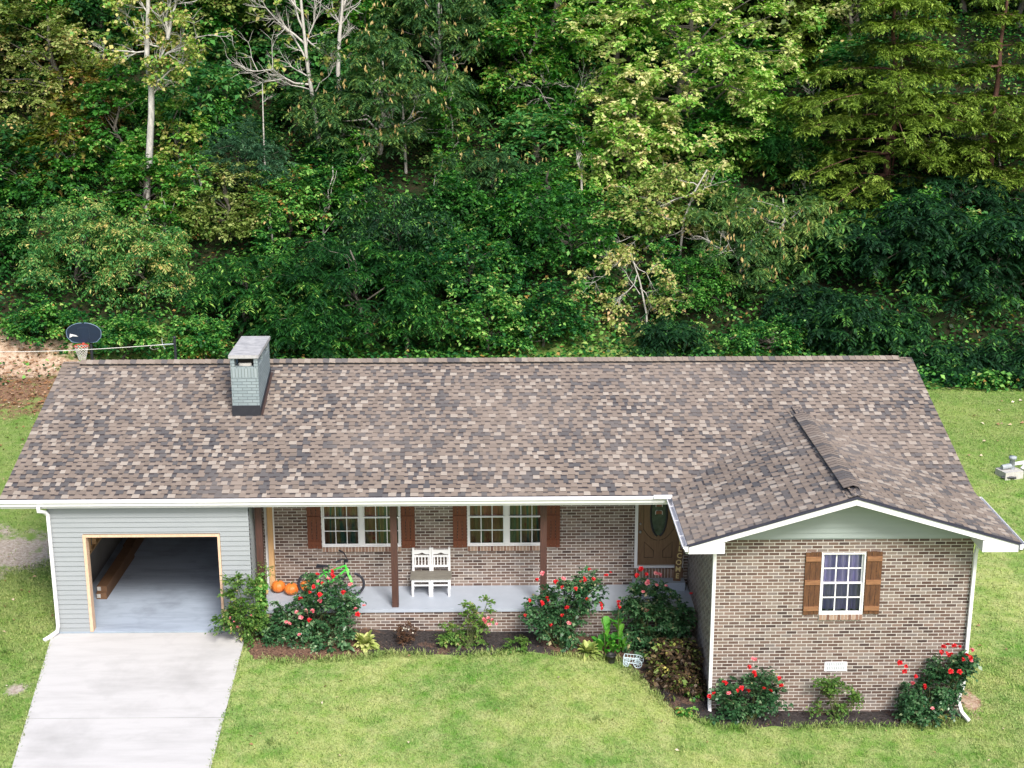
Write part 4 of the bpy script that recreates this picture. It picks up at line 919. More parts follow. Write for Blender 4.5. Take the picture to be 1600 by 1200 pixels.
P = gp(955, 1036); mb = MB(); mb.lathe([(.07, 0), (.095, .15), (.105, .15), (.105, .17), (.09, .17), (.085, .13), (.0, .13)], (P[0], P[1], gz(P[0], P[1])+.02), 20)
tag(mb.build('flower_pot', MT['pot']), 'black plastic nursery pot in front of the canna plants', 'pot')
P = gp(640, 1008); mb = MB()
# basketball hoop
HY = 17.; c0 = at(131, 521, HY); gzh = gz(c0[0], HY+.5)
t = empty('basketball_hoop', (c0[0]+.1, HY+.45, gzh), 'basketball hoop with a dark blue rounded backboard, red rim and white net behind the house', 'basketball hoop')
k = 1/F*(HY-CAM[1])*1.0
def hp(px, py, y=HY): q = at(px, py, y); return q
bcx, bcz = c0[0], hp(131, 520)[2]; bw, bh = .565, .33
outl = []
for i in range(41):
    a = math.pi*i/40; outl.append((bcx+bw*math.cos(a), HY, bcz+.0+bh*math.sin(a)))
outl += [(bcx-bw*.97, HY, bcz-.14), (bcx-bw*.72, HY, bcz-.30), (bcx-.3, HY, bcz-.325), (bcx+.3, HY, bcz-.325), (bcx+bw*.72, HY, bcz-.30), (bcx+bw*.97, HY, bcz-.14)]
mb = MB(); mb.prism([(p[0], p[1], p[2]) for p in outl], (0, .04, 0)); bo = mb.build('backboard', MT['board'], t)
mb = MB(); mb.tube([(p[0], HY-.006, p[2]) for p in outl]+[(outl[0][0], HY-.006, outl[0][2])], .014, 6); mb.build('backboard_edge', plain('faded_blue_edge', (.14, .20, .30), (.10, .15, .24), 5, .5), bo)
mb = MB(); z_ = bcz-.12; x_ = bcx-.47
mb.prism([(x_, HY-.012, z_-.04), (x_+.10, HY-.012, z_+.01), (x_+.28, HY-.012, z_+.0), (x_+.20, HY-.012, z_+.045), (x_+.10, HY-.012, z_+.07), (x_+.02, HY-.012, z_+.09)], (0, .006, 0)); mb.build('board_mark', MT['white'], bo)
mb = MB()
for a_, b_ in (((-.18, .16), (.18, .16)), ((-.18, .16), (-.18, -.2)), ((.18, .16), (.18, -.2))): mb.tube([(bcx+a_[0], HY-.004, bcz+a_[1]), (bcx+b_[0], HY-.004, bcz+b_[1])], .006, 4)
mb.build('target_lines', plain('dim_line', (.03, .045, .08), (.02, .035, .06), 5, .5), bo)
rz_ = bcz-.36; rc = (bcx-.03, HY-.30, rz_)
mb = MB(); mb.tube([(rc[0]+.225*math.cos(a), rc[1]+.225*math.sin(a), rz_) for a in np.linspace(0, 2*math.pi, 29)], .014, 6); mb.tube([(rc[0], HY-.07, rz_), (rc[0], HY, rz_)], .05, 4, sq=True)
for a in np.linspace(0, 2*math.pi, 13)[:-1]: mb.tube([(rc[0]+.225*math.cos(a), rc[1]+.225*math.sin(a), rz_), (rc[0]+.215*math.cos(a), rc[1]+.215*math.sin(a), rz_-.05)], .008, 4)
mb.build('rim', MT['rim'], t)
mb = MB(); rr = random.Random(3)
for i in range(12):
    a = 2*math.pi*i/12; pts = []
    for j in range(6):
        aa = a+(.26 if j % 2 else -.26)*(1); rj = .22-.022*j; pts.append((rc[0]+rj*math.cos(aa), rc[1]+rj*math.sin(aa), rz_-.03-.085*j))
    mb.tube(pts, .0095, 4)
    pts = [(rc[0]+(.22-.022*j)*math.cos(a+(-.26 if j % 2 else .26)), rc[1]+(.22-.022*j)*math.sin(a+(-.26 if j % 2 else .26)), rz_-.03-.085*j) for j in range(6)]
    mb.tube(pts, .0095, 4)
mb.build('net', MT['net'], t)
mb = MB(); mb.tube([(bcx+.18, HY+.08, gzh-.2), (bcx+.18, HY+.08, bcz+.05)], .05, 10); mb.tube([(bcx+.18, HY+.08, bcz-.1), (bcx, HY+.04, bcz-.1)], .03, 6); mb.build('pole', MT['black'], t)
mb = MB(); mb.box(bcx-.2, bcx+.5, HY+.0, HY+.9, gzh-.02, gzh+.16); mb.build('base', MT['black'], t, bevel=.05)
# clothes line post
PY = 14.5; pt = at(272.5, 527, PY); pz = gz(pt[0], PY)
t = empty('clothesline_post', (pt[0], PY, pz), 'black post behind the roof ridge holding a white washing line', 'post')
mb = MB(); mb.tube([(pt[0], PY, pz-.3), (pt[0], PY, pt[2])], .045, 10); mb.lathe([(.06, 0), (.06, .03), (0, .05)], (pt[0], PY, pt[2]-.01), 10); mb.build('pole', MT['black'], t)
hk = at(255, 538.5, PY); mb = MB(); mb.tube([(pt[0], PY, hk[2]+.02), (hk[0], PY, hk[2])], .022, 8); mb.tube([(hk[0]-.03, PY, hk[2]+.20), (hk[0]-.02, PY, hk[2]), (hk[0]+.05, PY, hk[2]-.14)], .012, 6); mb.build('bracket', MT['grey'], t)
e1 = at(15, 545.5, PY); e2 = e1+(e1-hk)*.5; mb = MB(); N = 24
pts = [hk+(e2-hk)*i/N-np.array([0, 0, .10*math.sin(math.pi*i/N)]) for i in range(N+1)]
mb.tube(pts, [.016]+[.011]*N, 6); mb.tube([hk+[-.35, 0, -.02], hk+[-.42, 0, -.10], hk+[-.32, 0, -.16], hk+[-.15, 0, -.12]], .009, 5); mb.build('line', MT['net'], t)
t = empty('clothesline_post', (e2[0], PY, gz(e2[0], PY)), 'post outside the view that holds the far end of the washing line', 'post')
mb = MB(); mb.tube([(e2[0], PY, gz(e2[0], PY)-.3), (e2[0], PY, e2[2]+.2)], .045, 10); mb.build('pole', MT['black'], t)
# well head at the right edge
P = gp(1572, 744); wx, wy = P[0], P[1]; wz = gz(wx, wy)
t = empty('well_head', (wx, wy, wz), 'grey capped well pipe on a rough concrete block in the right-hand lawn', 'well head')
mb = MB(); rot = Matrix.Rotation(R(18), 3, 'Z'); mb.box(wx-.22, wx+.38, wy-.24, wy+.24, wz-.1, wz+.20, rot=rot); mb.build('block', MT['stone'], t, bevel=.04)
mb = MB(); mb.tube([(wx-.23, wy-.27, wz+.06), (wx+.18, wy-.29, wz+.05)], .035, 6); mb.build('gap', MT['black'], t)  # black tube drawn in as the dark gap at the block's foot
mb = MB(); mb.lathe([(.075, 0), (.075, .40), (.11, .40), (.11, .47), (.0, .49)], (wx+.16, wy+.05, wz+.1), 20); mb.build('casing', MT['grey'], t)
mb = MB(); mb.tube([(wx-.15, wy-.02, wz+.27), (wx+.12, wy+.04, wz+.30)], .075, 10); mb.build('fitting', MT['grey'], t)
mb = MB(); mb.tube([(wx+.22, wy+.1, wz+.33), (wx+.5, wy+.12, wz+.36), (wx+.75, wy+.12, wz+.34), (wx+1.2, wy+.12, wz+.05)], [.05, .06, .06, .05], 10); mb.tube([(wx+.42, wy-.0, wz+.22), (wx+.62, wy+.1, wz+.36)], .05, 8); mb.build('white_pipe', MT['white'], t)

# ------------------------------------------------------------------ mulch beds
def bed(name, pts_px, back, mat, lift=.035):
    fr = [gp(*p) for p in pts_px]; mb = MB(); N = len(fr)
    rr = np.random.default_rng(4); dense = []
    for i in range(N-1):
        for k in range(8): dense.append(fr[i]+(fr[i+1]-fr[i])*k/8)
    dense.append(fr[-1]); bk = []
    n = len(dense)
    for i in range(n):
        q = dense[i]; f = i/(n-1)*(len(back)-1); j = min(int(f), len(back)-2); b = np.array(back[j])*(1-(f-j))+np.array(back[j+1])*(f-j); bk.append(np.array([b[0], b[1], 0]))
    M = 8
    G_ = []
    for i in range(n):
        off = .05*math.sin(i*1.7)+.04*math.sin(i*.61)+rr.normal(0, .025)
        row = []
        for j in range(M+1):
            s_ = j/M; q = dense[i]*(1-s_)+bk[i]*s_
            if j == 0: q = q+np.array([0, -off, 0])
            z = gz(q[0], q[1])+lift*math.sin(min(1, s_*4)*math.pi/2)+(.03*rr.random() if 0 < j < M else -.015*(j == 0)); row.append((q[0], q[1], z))
        G_.append(row)
    for i in range(n-1):
        for j in range(M): mb.face([G_[i][j], G_[i+1][j], G_[i+1][j+1], G_[i][j+1]], smooth=True)
    return tag(mb.build(name, mat), kind='structure')
m_, n, l, p = newmat('bark_mulch'); pos = n.new('ShaderNodeNewGeometry').outputs['Position']; sx = n.new('ShaderNodeSeparateXYZ'); l.new(pos, sx.inputs[0])
fi = maprange(n, l, noise(n, l, 22, 6, .8, pos), .36, .64); md = noise(n, l, 1.8, 4, .6, pos)
blk = mixc(n, l, fi, (.012, .011, .013), (.075, .060, .058)); brn = mixc(n, l, fi, (.05, .022, .013), (.30, .17, .11))
xx = math_(n, l, 'ADD', sx.outputs[0], math_(n, l, 'MULTIPLY', math_(n, l, 'SUBTRACT', md, .5), 3.))
brw = math_(n, l, 'MAXIMUM', maprange(n, l, xx, 6.6, 6.2), math_(n, l, 'MAXIMUM', math_(n, l, 'MULTIPLY', maprange(n, l, xx, 9.8, 10.4), maprange(n, l, xx, 12.3, 11.8)), maprange(n, l, md, .56, .64, 0, .7)))
l.new(mixc(n, l, brw, blk, brn), p.inputs['Base Color']); p.inputs['Roughness'].default_value = .95; bump(n, l, fi, .02, p, .9); MULCH = m_
bed('mulch_bed', [(384, 1010), (395, 1032), (470, 1036), (560, 1028), (610, 1022), (700, 1026), (800, 1020), (900, 1027), (965, 1032), (1003, 1068), (1045, 1108), (1108, 1134)],
    [(4.1, -1.15), (4.3, -1.15), (5.5, -1.15), (6.6, -1.15), (7.6, -1.15), (8.8, -1.15), (10., -1.15), (11., -1.15), (12., -1.15), (13.2, -1.15), (13.26, -2.4), (13.26, -3.6)], MULCH)
bed('mulch_bed', [(1108, 1134), (1180, 1138), (1290, 1136), (1400, 1135), (1470, 1136), (1512, 1128)], [(13.25, -3.67), (14.3, -3.67), (15.4, -3.67), (16.6, -3.67), (17.6, -3.67), (18.2, -3.67)], MULCH)

# ------------------------------------------------------------------ plants in the beds
def flower_mesh(name, rng, r, mat, n=14):
    a = rng.uniform(0, 2*np.pi, n); el = rng.uniform(.1, 1.25, n); d = np.stack([np.cos(a)*np.cos(el), np.sin(a)*np.cos(el), np.sin(el)], -1)
    P = d*r*.12; nn = nz(np.stack([-np.cos(a)*np.sin(el), -np.sin(a)*np.sin(el), np.cos(el)], -1)+rng.normal(0, .2, (n, 3)))
    return leaves(P, d, nn, np.full(n, r)*rng.uniform(.7, 1.1, n), np.full(n, r*.95), .1), rng.uniform(0, 1, n)
FL = {}
def flowers(parent, pts, kind, rng, r=.055):
    for p in pts:
        key = kind+str(int(rng.integers(0, 3))); k = r*rng.uniform(.65, 1.1)
        if key not in FL:
            Q, T = flower_mesh('flower', rng, 1., None, 22); me = None; o = quads_object('flower', Q, T, MT[kind], None); me = o.data; bpy.data.objects.remove(o); FL[key] = me
        o = bpy.data.objects.new('flower', FL[key]); o.location = Vector(p); o.scale = (k, k, k)
        o.rotation_euler = (rng.uniform(-.2, 1.0), rng.uniform(-.5, .5), rng.uniform(-.6, .6)); put(o, parent)
def wood(paths, mat, parent, name='trunk', n=6):
    mb = MB()
    for pts, rad in paths: mb.tube(pts, rad, n)
    return mb.build(name, mat, parent)
def curve(a, b, sag, n=5, rng=None, jit=0.):
    a, b = np.array(a, float), np.array(b, float); L = np.linalg.norm(b-a); out = []
    for i in range(n+1):
        t = i/n; q = a+(b-a)*t; q[2] += sag*math.sin(math.pi*t)
        if rng is not None and 0 < i < n: q = q+rng.normal(0, jit*L, 3)
        out.append(q)
    return out
def bush(name, label, cat, base, blobs, dens, L, W, mat, seed, fl=None, group=None, cane='stem', flat=.5, lt=.16, nl=9, tone=(.45, .22), fr=.055, side=1.0, canes=True, outb=.75):
    """blobs: (center offset xyz, radii xyz); clumps fill each blob"""
    rng = np.random.default_rng(seed); base = np.array(base, float); t = empty(name, tuple(base), label, cat, group); C = []; 
    paths = []
    for c, r in blobs:
        n = int(dens*r[0]*r[2]*6)+3; n = int(n*.74); d = nz(rng.normal(0, 1, (n, 3))); rad = rng.uniform(.3, 1.08, (n, 1))**.65; q = base+np.array(c)+d*rad*np.array(r); C.append(q)
        if canes:
            for k in rng.choice(n, min(n, 7), replace=False): paths.append((curve(base+rng.normal(0, .05, 3)*[1, 1, 0], q[k], .1*r[2], 4, rng, .03), [.010, .008, .007, .005, .003]))
    C = np.concatenate(C); C = C[C[:, 2] > base[2]+.03]; cen = base+np.mean([np.array(b[0]) for b in blobs], 0)
    Q, T = spray(rng, C, 5, lt*1.2, nl, L, W, droop=.25, rise=.3, flat=flat, side=side, out=nz(C-cen)*outb, tone=tone, jit=.012, ctone=rng.normal(0, .1, len(C)))
    if canes: wood(paths, MT[cane], t, 'canes', 5)
    quads_object('foliage', Q, T, LM[mat], t)
    if fl:
        for kind, pts in fl: flowers(t, pts, kind, rng, fr)
    return t
def fpts(lst, Y): return [tuple(at(px, py, Y+dy)) for px, py, dy in [(a[0], a[1], a[2] if len(a) > 2 else 0) for a in lst]]
def gb(px, py): q = gp(px, py); return (q[0], q[1], gz(q[0], q[1])+.03)
# big rose bush in front of the pumpkins and the bicycle
b = (5.25, -1.72, gz(5.25, -1.72)+.03)
bush('rose_bush', 'large rose bush with red and coral blooms in front of the pumpkins and bicycle', 'rose bush', b,
     [((.22, .05, .98), (.48, .34, .42)), ((.38, .0, .70), (.64, .40, .46)), ((-.40, -.02, .32), (.52, .34, .27)), ((.05, -.1, .26), (.9, .30, .24)), ((-.85, -.05, .30), (.42, .30, .26)), ((.66, 0, .80), (.26, .25, .26)), ((-.62, .05, .62), (.14, .1, .16)), ((-.22, .05, .66), (.18, .14, .16)), ((.0, -.38, .12), (1.0, .2, .14))], 34, .062, .042, 'rose', 21,
     [('flred', fpts([(519, 893, .1), (484, 926, -.05), (490, 917, -.05), (504, 911), (500, 929), (520, 900), (537, 926), (484, 969, -.2), (470, 936, -.1), (559, 960), (496, 898)], -2.05)),
      ('flpink', fpts([(497, 908), (513, 905), (470, 965, -.15), (478, 955), (488, 955), (464, 957), (452, 975), (569, 947), (500, 939), (556, 952), (468, 992, -.1), (447, 972), (523, 889), (548, 914)], -2.05))], tone=(.55, .24))
# tall rose at the driveway corner with orange new growth
b = (3.98, -1.95, gz(3.98, -1.95)+.03)
bush('rose_bush', 'straggly rose bush with orange-tipped shoots spilling over the driveway corner', 'rose bush', b,
     [((-.05, 0, .95), (.30, .25, .36)), ((-.15, .0, .5), (.34, .22, .28)), ((.15, .05, .3), (.32, .25, .24)), ((-.22, .0, 1.25), (.16, .12, .14)), ((-.42, -.05, .45), (.20, .16, .16)), ((.1, -.1, .55), (.3, .2, .25))], 46, .055, .036, 'roselight', 22,
     [('flpink', fpts([(366, 972), (372, 980), (360, 966), (392, 962)], -2.1))], tone=(.42, .26), fr=.04)
# vine on the porch post
rng = np.random.default_rng(5); t = empty('climbing_vine', (4.2, -1.22, -.5), 'bright green vine climbing the porch post beside the garage', 'vine')
C = np.stack([4.17+rng.normal(0, .055, 46), -1.24+rng.normal(0, .05, 46), rng.uniform(-.45, .80, 46)], -1)
Q, T = spray(rng, C, 4, .10, 6, .07, .055, droop=.5, rise=.1, flat=.3, tone=(.68, .16)); quads_object('foliage', Q, T, LM['vine'], t)
C2 = np.stack([4.25+rng.normal(0, .10, 14), -1.05+rng.normal(0, .08, 14), rng.uniform(.7, 1.05, 14)], -1); Q, T = spray(rng, C2, 3, .12, 5, .045, .03, tone=(.75, .2)); quads_object('foliage', Q, T, LM['roselight'], t)
wood([([(4.18, -1.2, -.55), (4.15, -1.2, 0), (4.22, -1.2, .5), (4.17, -1.18, .9)], [.015, .012, .01, .006])], MT['stem'], t, 'stem')
def rosette(name, label, cat, base, n, L, W, mat, seed, rise=(.25, 1.2), group=None, droop=.5, seg=4, tone=(.3, 1.), layers=1):
    """broad arching blades from one crown; each blade is a folded strip"""
    rng = np.random.default_rng(seed); t = empty(name, base, label, cat, group); V = []; T = []
    for i in range(n):
        a = rng.uniform(0, 2*np.pi); el = rng.uniform(*rise); ln = L*rng.uniform(.7, 1.15); wd = W*rng.uniform(.8, 1.15); to = rng.uniform(*tone)
        h = np.array([math.cos(a), math.sin(a), 0.]); sd_ = np.array([-math.sin(a), math.cos(a), 0.]); pr = None
        for k in range(seg+1):
            s_ = k/seg; p = np.array(base)+h*ln*s_*math.cos(el)+np.array([0, 0, ln*(s_*math.sin(el)-droop*s_*s_*math.cos(el))+.01]); ww = wd*math.sin(math.pi*min(.97, .08+s_*.92))**.8/2
            cur = (p-sd_*ww+[0, 0, ww*.35], p, p+sd_*ww+[0, 0, ww*.35])
            if pr is not None: V += [[pr[0], pr[1], cur[1], cur[0]], [pr[1], pr[2], cur[2], cur[1]]]; T += [to, to]
            pr = cur
    quads_object('leaves', np.array(V), np.array(T), LM[mat], t); return t
G = 'hostas along the front edge of the bed'
rosette('hosta', 'yellow-green hosta right of the large rose bush, in front of the bench', 'hosta', gb(570, 1011), 70, .40, .13, 'hosta', 31, group=G)
rosette('hosta', 'pale green hosta just left of the canna plants', 'hosta', gb(919, 1024), 70, .36, .12, 'hosta', 32, group=G, tone=(.05, .7))
rosette('hosta', 'small blue-green hosta at the foot of the large rose bush', 'hosta', gb(541, 1018), 30, .28, .11, 'rose', 33, group=G, tone=(.5, .95))
rosette('hosta', 'small yellow plant under the right-hand rose by the wing corner', 'hosta', (17.75, -4.0, gz(17.75, -4.)+.05), 16, .2, .07, 'hosta', 34)
bush('dried_mum', 'round dark brown dried mum with a few white blooms against the porch foundation', 'mum', gb(636, 1008), [((0, 0, .24), (.21, .20, .20))], 150, .03, .02, 'mum', 35, [('flwhite', fpts([(629, 985), (634, 983), (639, 984), (645, 989), (631, 982), (617, 985)], -2.1))], fr=.022, canes=False, lt=.09)
bush('rose_bush', 'sparse light green rose bush with pale pink blooms right of the bench', 'rose bush', gb(733, 1012),
     [((-.1, 0, .22), (.42, .28, .22)), ((.25, 0, .45), (.26, .22, .22)), ((-.32, .0, .30), (.2, .18, .2)), ((.02, .05, .75), (.2, .12, .22)), ((.35, .05, .85), (.12, .1, .16))], 26, .06, .04, 'roselight', 36,
     [('flpink', fpts([(757, 968), (763, 966), (764, 976), (776, 975), (770, 969), (758, 971)], -2.1))], tone=(.5, .2), fr=.05)
b_ = gb(737, 1010)
bush('weed_clump', 'small leafy clump in the mulch between the pink rose and the large red rose', 'plant', gb(808, 1016), [((0, 0, .14), (.16, .12, .13))], 60, .055, .035, 'roselight', 37, canes=False)
b = (10.45, -1.80, gz(10.45, -1.8)+.03)
bush('rose_bush', 'spreading rose bush with bright red blooms in front of the right porch post', 'rose bush', b,
     [((-.45, 0, .85), (.38, .30, .34)), ((.1, 0, 1.15), (.52, .34, .40)), ((.5, 0, 1.25), (.34, .28, .38)), ((-.05, -.02, .62), (.42, .30, .34)), ((0, -.05, .25), (.26, .22, .22))], 46, .062, .042, 'rose', 38,
     [('flred', fpts([(839, 906), (869, 909), (847, 942), (855, 934), (879, 918), (886, 950), (821, 961), (879, 962), (860, 976), (900, 920), (907, 909), (918, 937), (927, 905), (921, 890, .2), (947, 900, .2), (954, 895, .2), (828, 938), (856, 938), (913, 905)], -2.1)), ('flpink', fpts([(889, 974), (880, 905), (848, 896)], -2.1))])
b = (12.3, -1.75, gz(12.3, -1.75)+.03)
bush('rose_bush', 'dense dark green rose bush with pink and red blooms below the front door', 'rose bush', b,
     [((0, 0, 1.15), (.62, .38, .46)), ((.12, 0, .7), (.68, .42, .46)), ((-.1, -.02, .3), (.6, .36, .26)), ((-.42, 0, 1.0), (.3, .22, .28)), ((.52, 0, .9), (.26, .22, .3))], 44, .062, .042, 'rose', 39,
     [('flred', fpts([(1000, 893, .1), (1010, 897, .1), (996, 899), (1080, 928), (1002, 889)], -2.1)), ('flpink', fpts([(1025, 896), (1031, 898), (1012, 908), (1026, 914), (1041, 916), (1012, 912), (1005, 925), (1010, 955)], -2.1))], tone=(.50, .22))
# canna
t = rosette('canna_plant', 'upright canna with broad bright green leaves and two red flower spikes', 'canna', gb(955, 1026), 0, .5, .13, 'canna', 40) if False else None
cb = gb(957, 1024); t = empty('canna_plant', cb, 'upright canna with broad bright green leaves and two red flower spikes', 'canna'); rng = np.random.default_rng(41); V = []; T = []
for (ox, hh) in ((-.14, 1.0), (.12, 1.02), (0, .6), (.22, .55), (-.24, .5)):
    base = np.array(cb)+[ox, rng.normal(0, .05), 0]
    for k in range(10 if hh > .9 else 6):
        a = rng.uniform(0, 2*np.pi); el = rng.uniform(.85, 1.45); z0_ = hh*(.04+.68*k/10); ln = rng.uniform(.42, .60)*(1.1-.3*k/10); wd = rng.uniform(.11, .16); to = rng.uniform(.2, 1)
        h = np.array([math.cos(a), math.sin(a), 0.]); sd_ = np.array([-math.sin(a), math.cos(a), 0.]); pr = None
        for q in range(6):
            s_ = q/5; p = base+[0, 0, z0_]+h*ln*s_*math.cos(el)+np.array([0, 0, ln*(s_*math.sin(el)-.45*s_*s_)]); ww = wd*math.sin(math.pi*min(.97, .06+s_*.93))/2
            cur = (p-sd_*ww+[0, 0, ww*.4], p, p+sd_*ww+[0, 0, ww*.4])
            if pr is not None: V += [[pr[0], pr[1], cur[1], cur[0]], [pr[1], pr[2], cur[2], cur[1]]]; T += [to, to]
            pr = cur
quads_object('leaves', np.array(V), np.array(T), LM['canna'], t)
fl_ = fpts([(940, 946), (941, 951), (939, 943), (966, 945), (968, 949), (967, 941)], -2.15); flowers(t, fl_, 'flred', rng, .05)
wood([(curve(np.array(cb)+[-.14, 0, 0], fl_[0], 0, 4), [.014, .012, .01, .008, .006]), (curve(np.array(cb)+[.12, 0, 0], fl_[3], 0, 4), [.014, .012, .01, .008, .006])], MT['stem'], t, 'stalk')
# withered bush at the wing corner
b = (12.72, -2.75, gz(12.72, -2.75)+.03)
bush('withered_shrub', 'brown withered shrub with a few yellow leaves beside the wing corner', 'shrub', b, [((-.05, .1, .42), (.50, .42, .36)), ((.12, -.45, .2), (.42, .36, .24)), ((-.3, -.1, .2), (.3, .3, .2))], 40, .085, .05, 'brownleaf', 42, tone=(.46, .30), flat=.15, lt=.20)
# wing roses
b = (14.02, -4.02, gz(14.02, -4.02)+.03)
bush('rose_bush', 'red-blooming rose bush left of the foundation vent under the wing window', 'rose bush', b,
     [((.12, 0, .72), (.40, .26, .32)), ((.18, -.02, .38), (.40, .28, .28)), ((-.42, .02, .55), (.26, .22, .30)), ((-.25, .0, .28), (.24, .2, .16))], 48, .06, .042, 'rose', 43,
     [('flred', fpts([(1131, 1066), (1134, 1067), (1170, 1042), (1159, 1075), (1153, 1079), (1169, 1080), (1204, 1080), (1218, 1060), (1221, 1072), (1179, 1054), (1194, 1076), (1109, 1088), (1116, 1084), (1178, 1051)], -4.32)), ('flpink', fpts([(1176, 1029), (1180, 1031), (1139, 1084)], -4.3))], tone=(.44, .22))
b = (15.72, -3.98, gz(15.72, -3.98)+.03)
bush('rose_bush', 'thin yellow-green rose bush directly below the foundation vent', 'rose bush', b, [((-.12, 0, .55), (.17, .13, .28)), ((-.05, 0, .2), (.10, .1, .16)), ((.28, 0, .42), (.14, .1, .14)), ((-.45, 0, .28), (.10, .08, .09)), ((-.35, 0, .75), (.08, .06, .06))], 52, .052, .036, 'roselight', 44, [('flwhite', fpts([(1321, 1084)], -4.1))], tone=(.36, .22), fr=.035)
b = (17.35, -4.02, gz(17.35, -4.02)+.03)
bush('rose_bush', 'taller rose bush with red blooms at the right corner of the wing', 'rose bush', b,
     [((-.05, 0, .55), (.48, .30, .38)), ((.42, .0, .95), (.36, .26, .40)), ((.72, .02, 1.2), (.24, .2, .26)), ((-.15, -.02, .25), (.40, .28, .22)), ((.45, 0, .5), (.3, .2, .25))], 50, .06, .042, 'rose', 45,
     [('flred', fpts([(1481, 1007), (1474, 1011), (1491, 1010), (1500, 1011), (1472, 1019), (1480, 1021), (1487, 1023), (1484, 1025), (1510, 1024), (1517, 1028), (1505, 1031), (1406, 1036), (1416, 1041), (1414, 1050), (1445, 1071), (1446, 1074), (1485, 1049), (1499, 1050), (1431, 1057)], -4.32)), ('flpink', fpts([(1426, 1068), (1518, 1016), (1457, 1107), (1517, 1033)], -4.3))], tone=(.42, .22))
bush('weed_clump', 'low green weeds at the foot of the left wing downspout', 'plant', (13.35, -4.15, gz(13.35, -4.15)+.02), [((0, 0, .08), (.12, .1, .08)), ((.2, .2, .10), (.1, .1, .1))], 60, .05, .035, 'rose', 46, canes=False)
bush('weed_clump', 'low leafy plants between the withered shrub and the wing wall', 'plant', (13.05, -3.3, gz(13.05, -3.3)+.02), [((0, 0, .14), (.14, .3, .14)), ((-.4, -.75, .08), (.12, .1, .08))], 50, .06, .04, 'vine', 47, canes=False, tone=(.7, .2))

# ------------------------------------------------------------------ grass, fallen leaves
rng = np.random.default_rng(77)
def vg(x, y): return g(x, y)
def pip(px, poly):
    x, y = px[:, 0], px[:, 1]; ins = np.zeros(len(x), bool); j = len(poly)-1
    for i in range(len(poly)):
        xi, yi = poly[i]; xj, yj = poly[j]; c = ((yi > y) != (yj > y)) & (x < (xj-xi)*(y-yi)/(yj-yi+1e-12)+xi); ins ^= c; j = i
    return ins
bedpoly = [(gp(*q)[0], gp(*q)[1]) for q in [(384, 1010), (395, 1032), (470, 1036), (560, 1028), (610, 1022), (700, 1026), (800, 1020), (900, 1027), (965, 1032), (1003, 1068), (1045, 1108), (1108, 1134), (1180, 1138), (1290, 1136), (1400, 1135), (1470, 1136), (1512, 1128)]]+[(18.2, -3.5), (18.2, 6.8), (0, 6.8), (0, -1.5), (4.1, -1.5)]
drpoly = [(dl0[0]+.02, -1.3), (dr0[0]-.02, -1.3), (dr1[0], dr1[1]), (dl1[0], dl1[1])]
def pd(x, y, a): 
    return ((x-a[0])/a[2])**2+((y-a[1])/a[3])**2
def grass(n, x0, x1, y0, y1, h, w_, dens=1.):
    P = np.stack([rng.uniform(x0, x1, n), rng.uniform(y0, y1, n)], -1)
    k = ~pip(P, bedpoly) & ~pip(P, drpoly)
    for (a, c) in PATCH:
        d = pd(P[:, 0], P[:, 1], a); k &= ~((d < (.85 if c != 'l' else 1.1)) & (rng.random(n) < (.97 if c != 'l' else .8)))
    k &= ~((P[:, 1] > hstart(P[:, 0])-1.) & (rng.random(n) < .85)); P = P[k]; m = len(P)
    pos = np.stack([P[:, 0], P[:, 1], vg(P[:, 0], P[:, 1])-.004], -1); a = rng.uniform(0, 2*np.pi, m); tl = rng.uniform(.2, 1.25, m)
    ax = np.stack([np.cos(a)*np.sin(tl), np.sin(a)*np.sin(tl), np.cos(tl)], -1); nn = np.stack([-np.cos(a)*np.cos(tl), -np.sin(a)*np.cos(tl), np.sin(tl)], -1)
    patch_ = .5+.5*_n2(P[:, 0], P[:, 1], 2.1, 3)*.8
    return leaves(pos, ax, nn, h*rng.uniform(.6, 1.4, m), w_*rng.uniform(.7, 1.4, m), .1), np.clip(rng.normal(.42, .25, m)+.15*(patch_-.5), .0, 1.)
Qs = [grass(210000, 3.6, 22, -9.5, -1.2, .052, .0115), grass(70000, -4.5, 1.2, -9.5, 3, .065, .014), grass(110000, 18, 29, -7, 20, .065, .018), grass(30000, -12, 0, 3, 21, .07, .02)]
def edge_tufts(P0, n, wid, h):
    P0 = np.array(P0)[:, :2]; i = rng.integers(0, len(P0)-1, n); t_ = rng.random(n)[:, None]; P = P0[i]*(1-t_)+P0[i+1]*t_+rng.normal(0, wid, (n, 2)); k = _n2(P[:, 0], P[:, 1], 3.1, 6)+rng.normal(0, .4, n) > -.3; P = P[k]; m = len(P)
    pos = np.stack([P[:, 0], P[:, 1], vg(P[:, 0], P[:, 1])+.01], -1); a = rng.uniform(0, 6.28, m); tl = rng.uniform(.2, 1.1, m); ax = np.stack([np.cos(a)*np.sin(tl), np.sin(a)*np.sin(tl), np.cos(tl)], -1); nn = np.stack([-np.cos(a)*np.cos(tl), -np.sin(a)*np.cos(tl), np.sin(tl)], -1)
    return leaves(pos, ax, nn, h*rng.uniform(.5, 1.5, m), .014*rng.uniform(.7, 1.4, m), .1), np.clip(rng.normal(.25, .22, m), 0, 1)
fe = [gp(*q) for q in [(395, 1032), (470, 1036), (560, 1028), (610, 1022), (700, 1026), (800, 1020), (900, 1027), (965, 1032), (1003, 1068), (1045, 1108), (1108, 1134), (1180, 1138), (1290, 1136), (1400, 1135), (1470, 1136), (1512, 1128)]]
Qs.append(edge_tufts(fe, 9000, .07, .09)); Qs.append(edge_tufts([dl0, dl1], 700, .02, .06)); Qs.append(edge_tufts([dr0+np.array([0, -.5, 0]), dr1], 700, .02, .06))
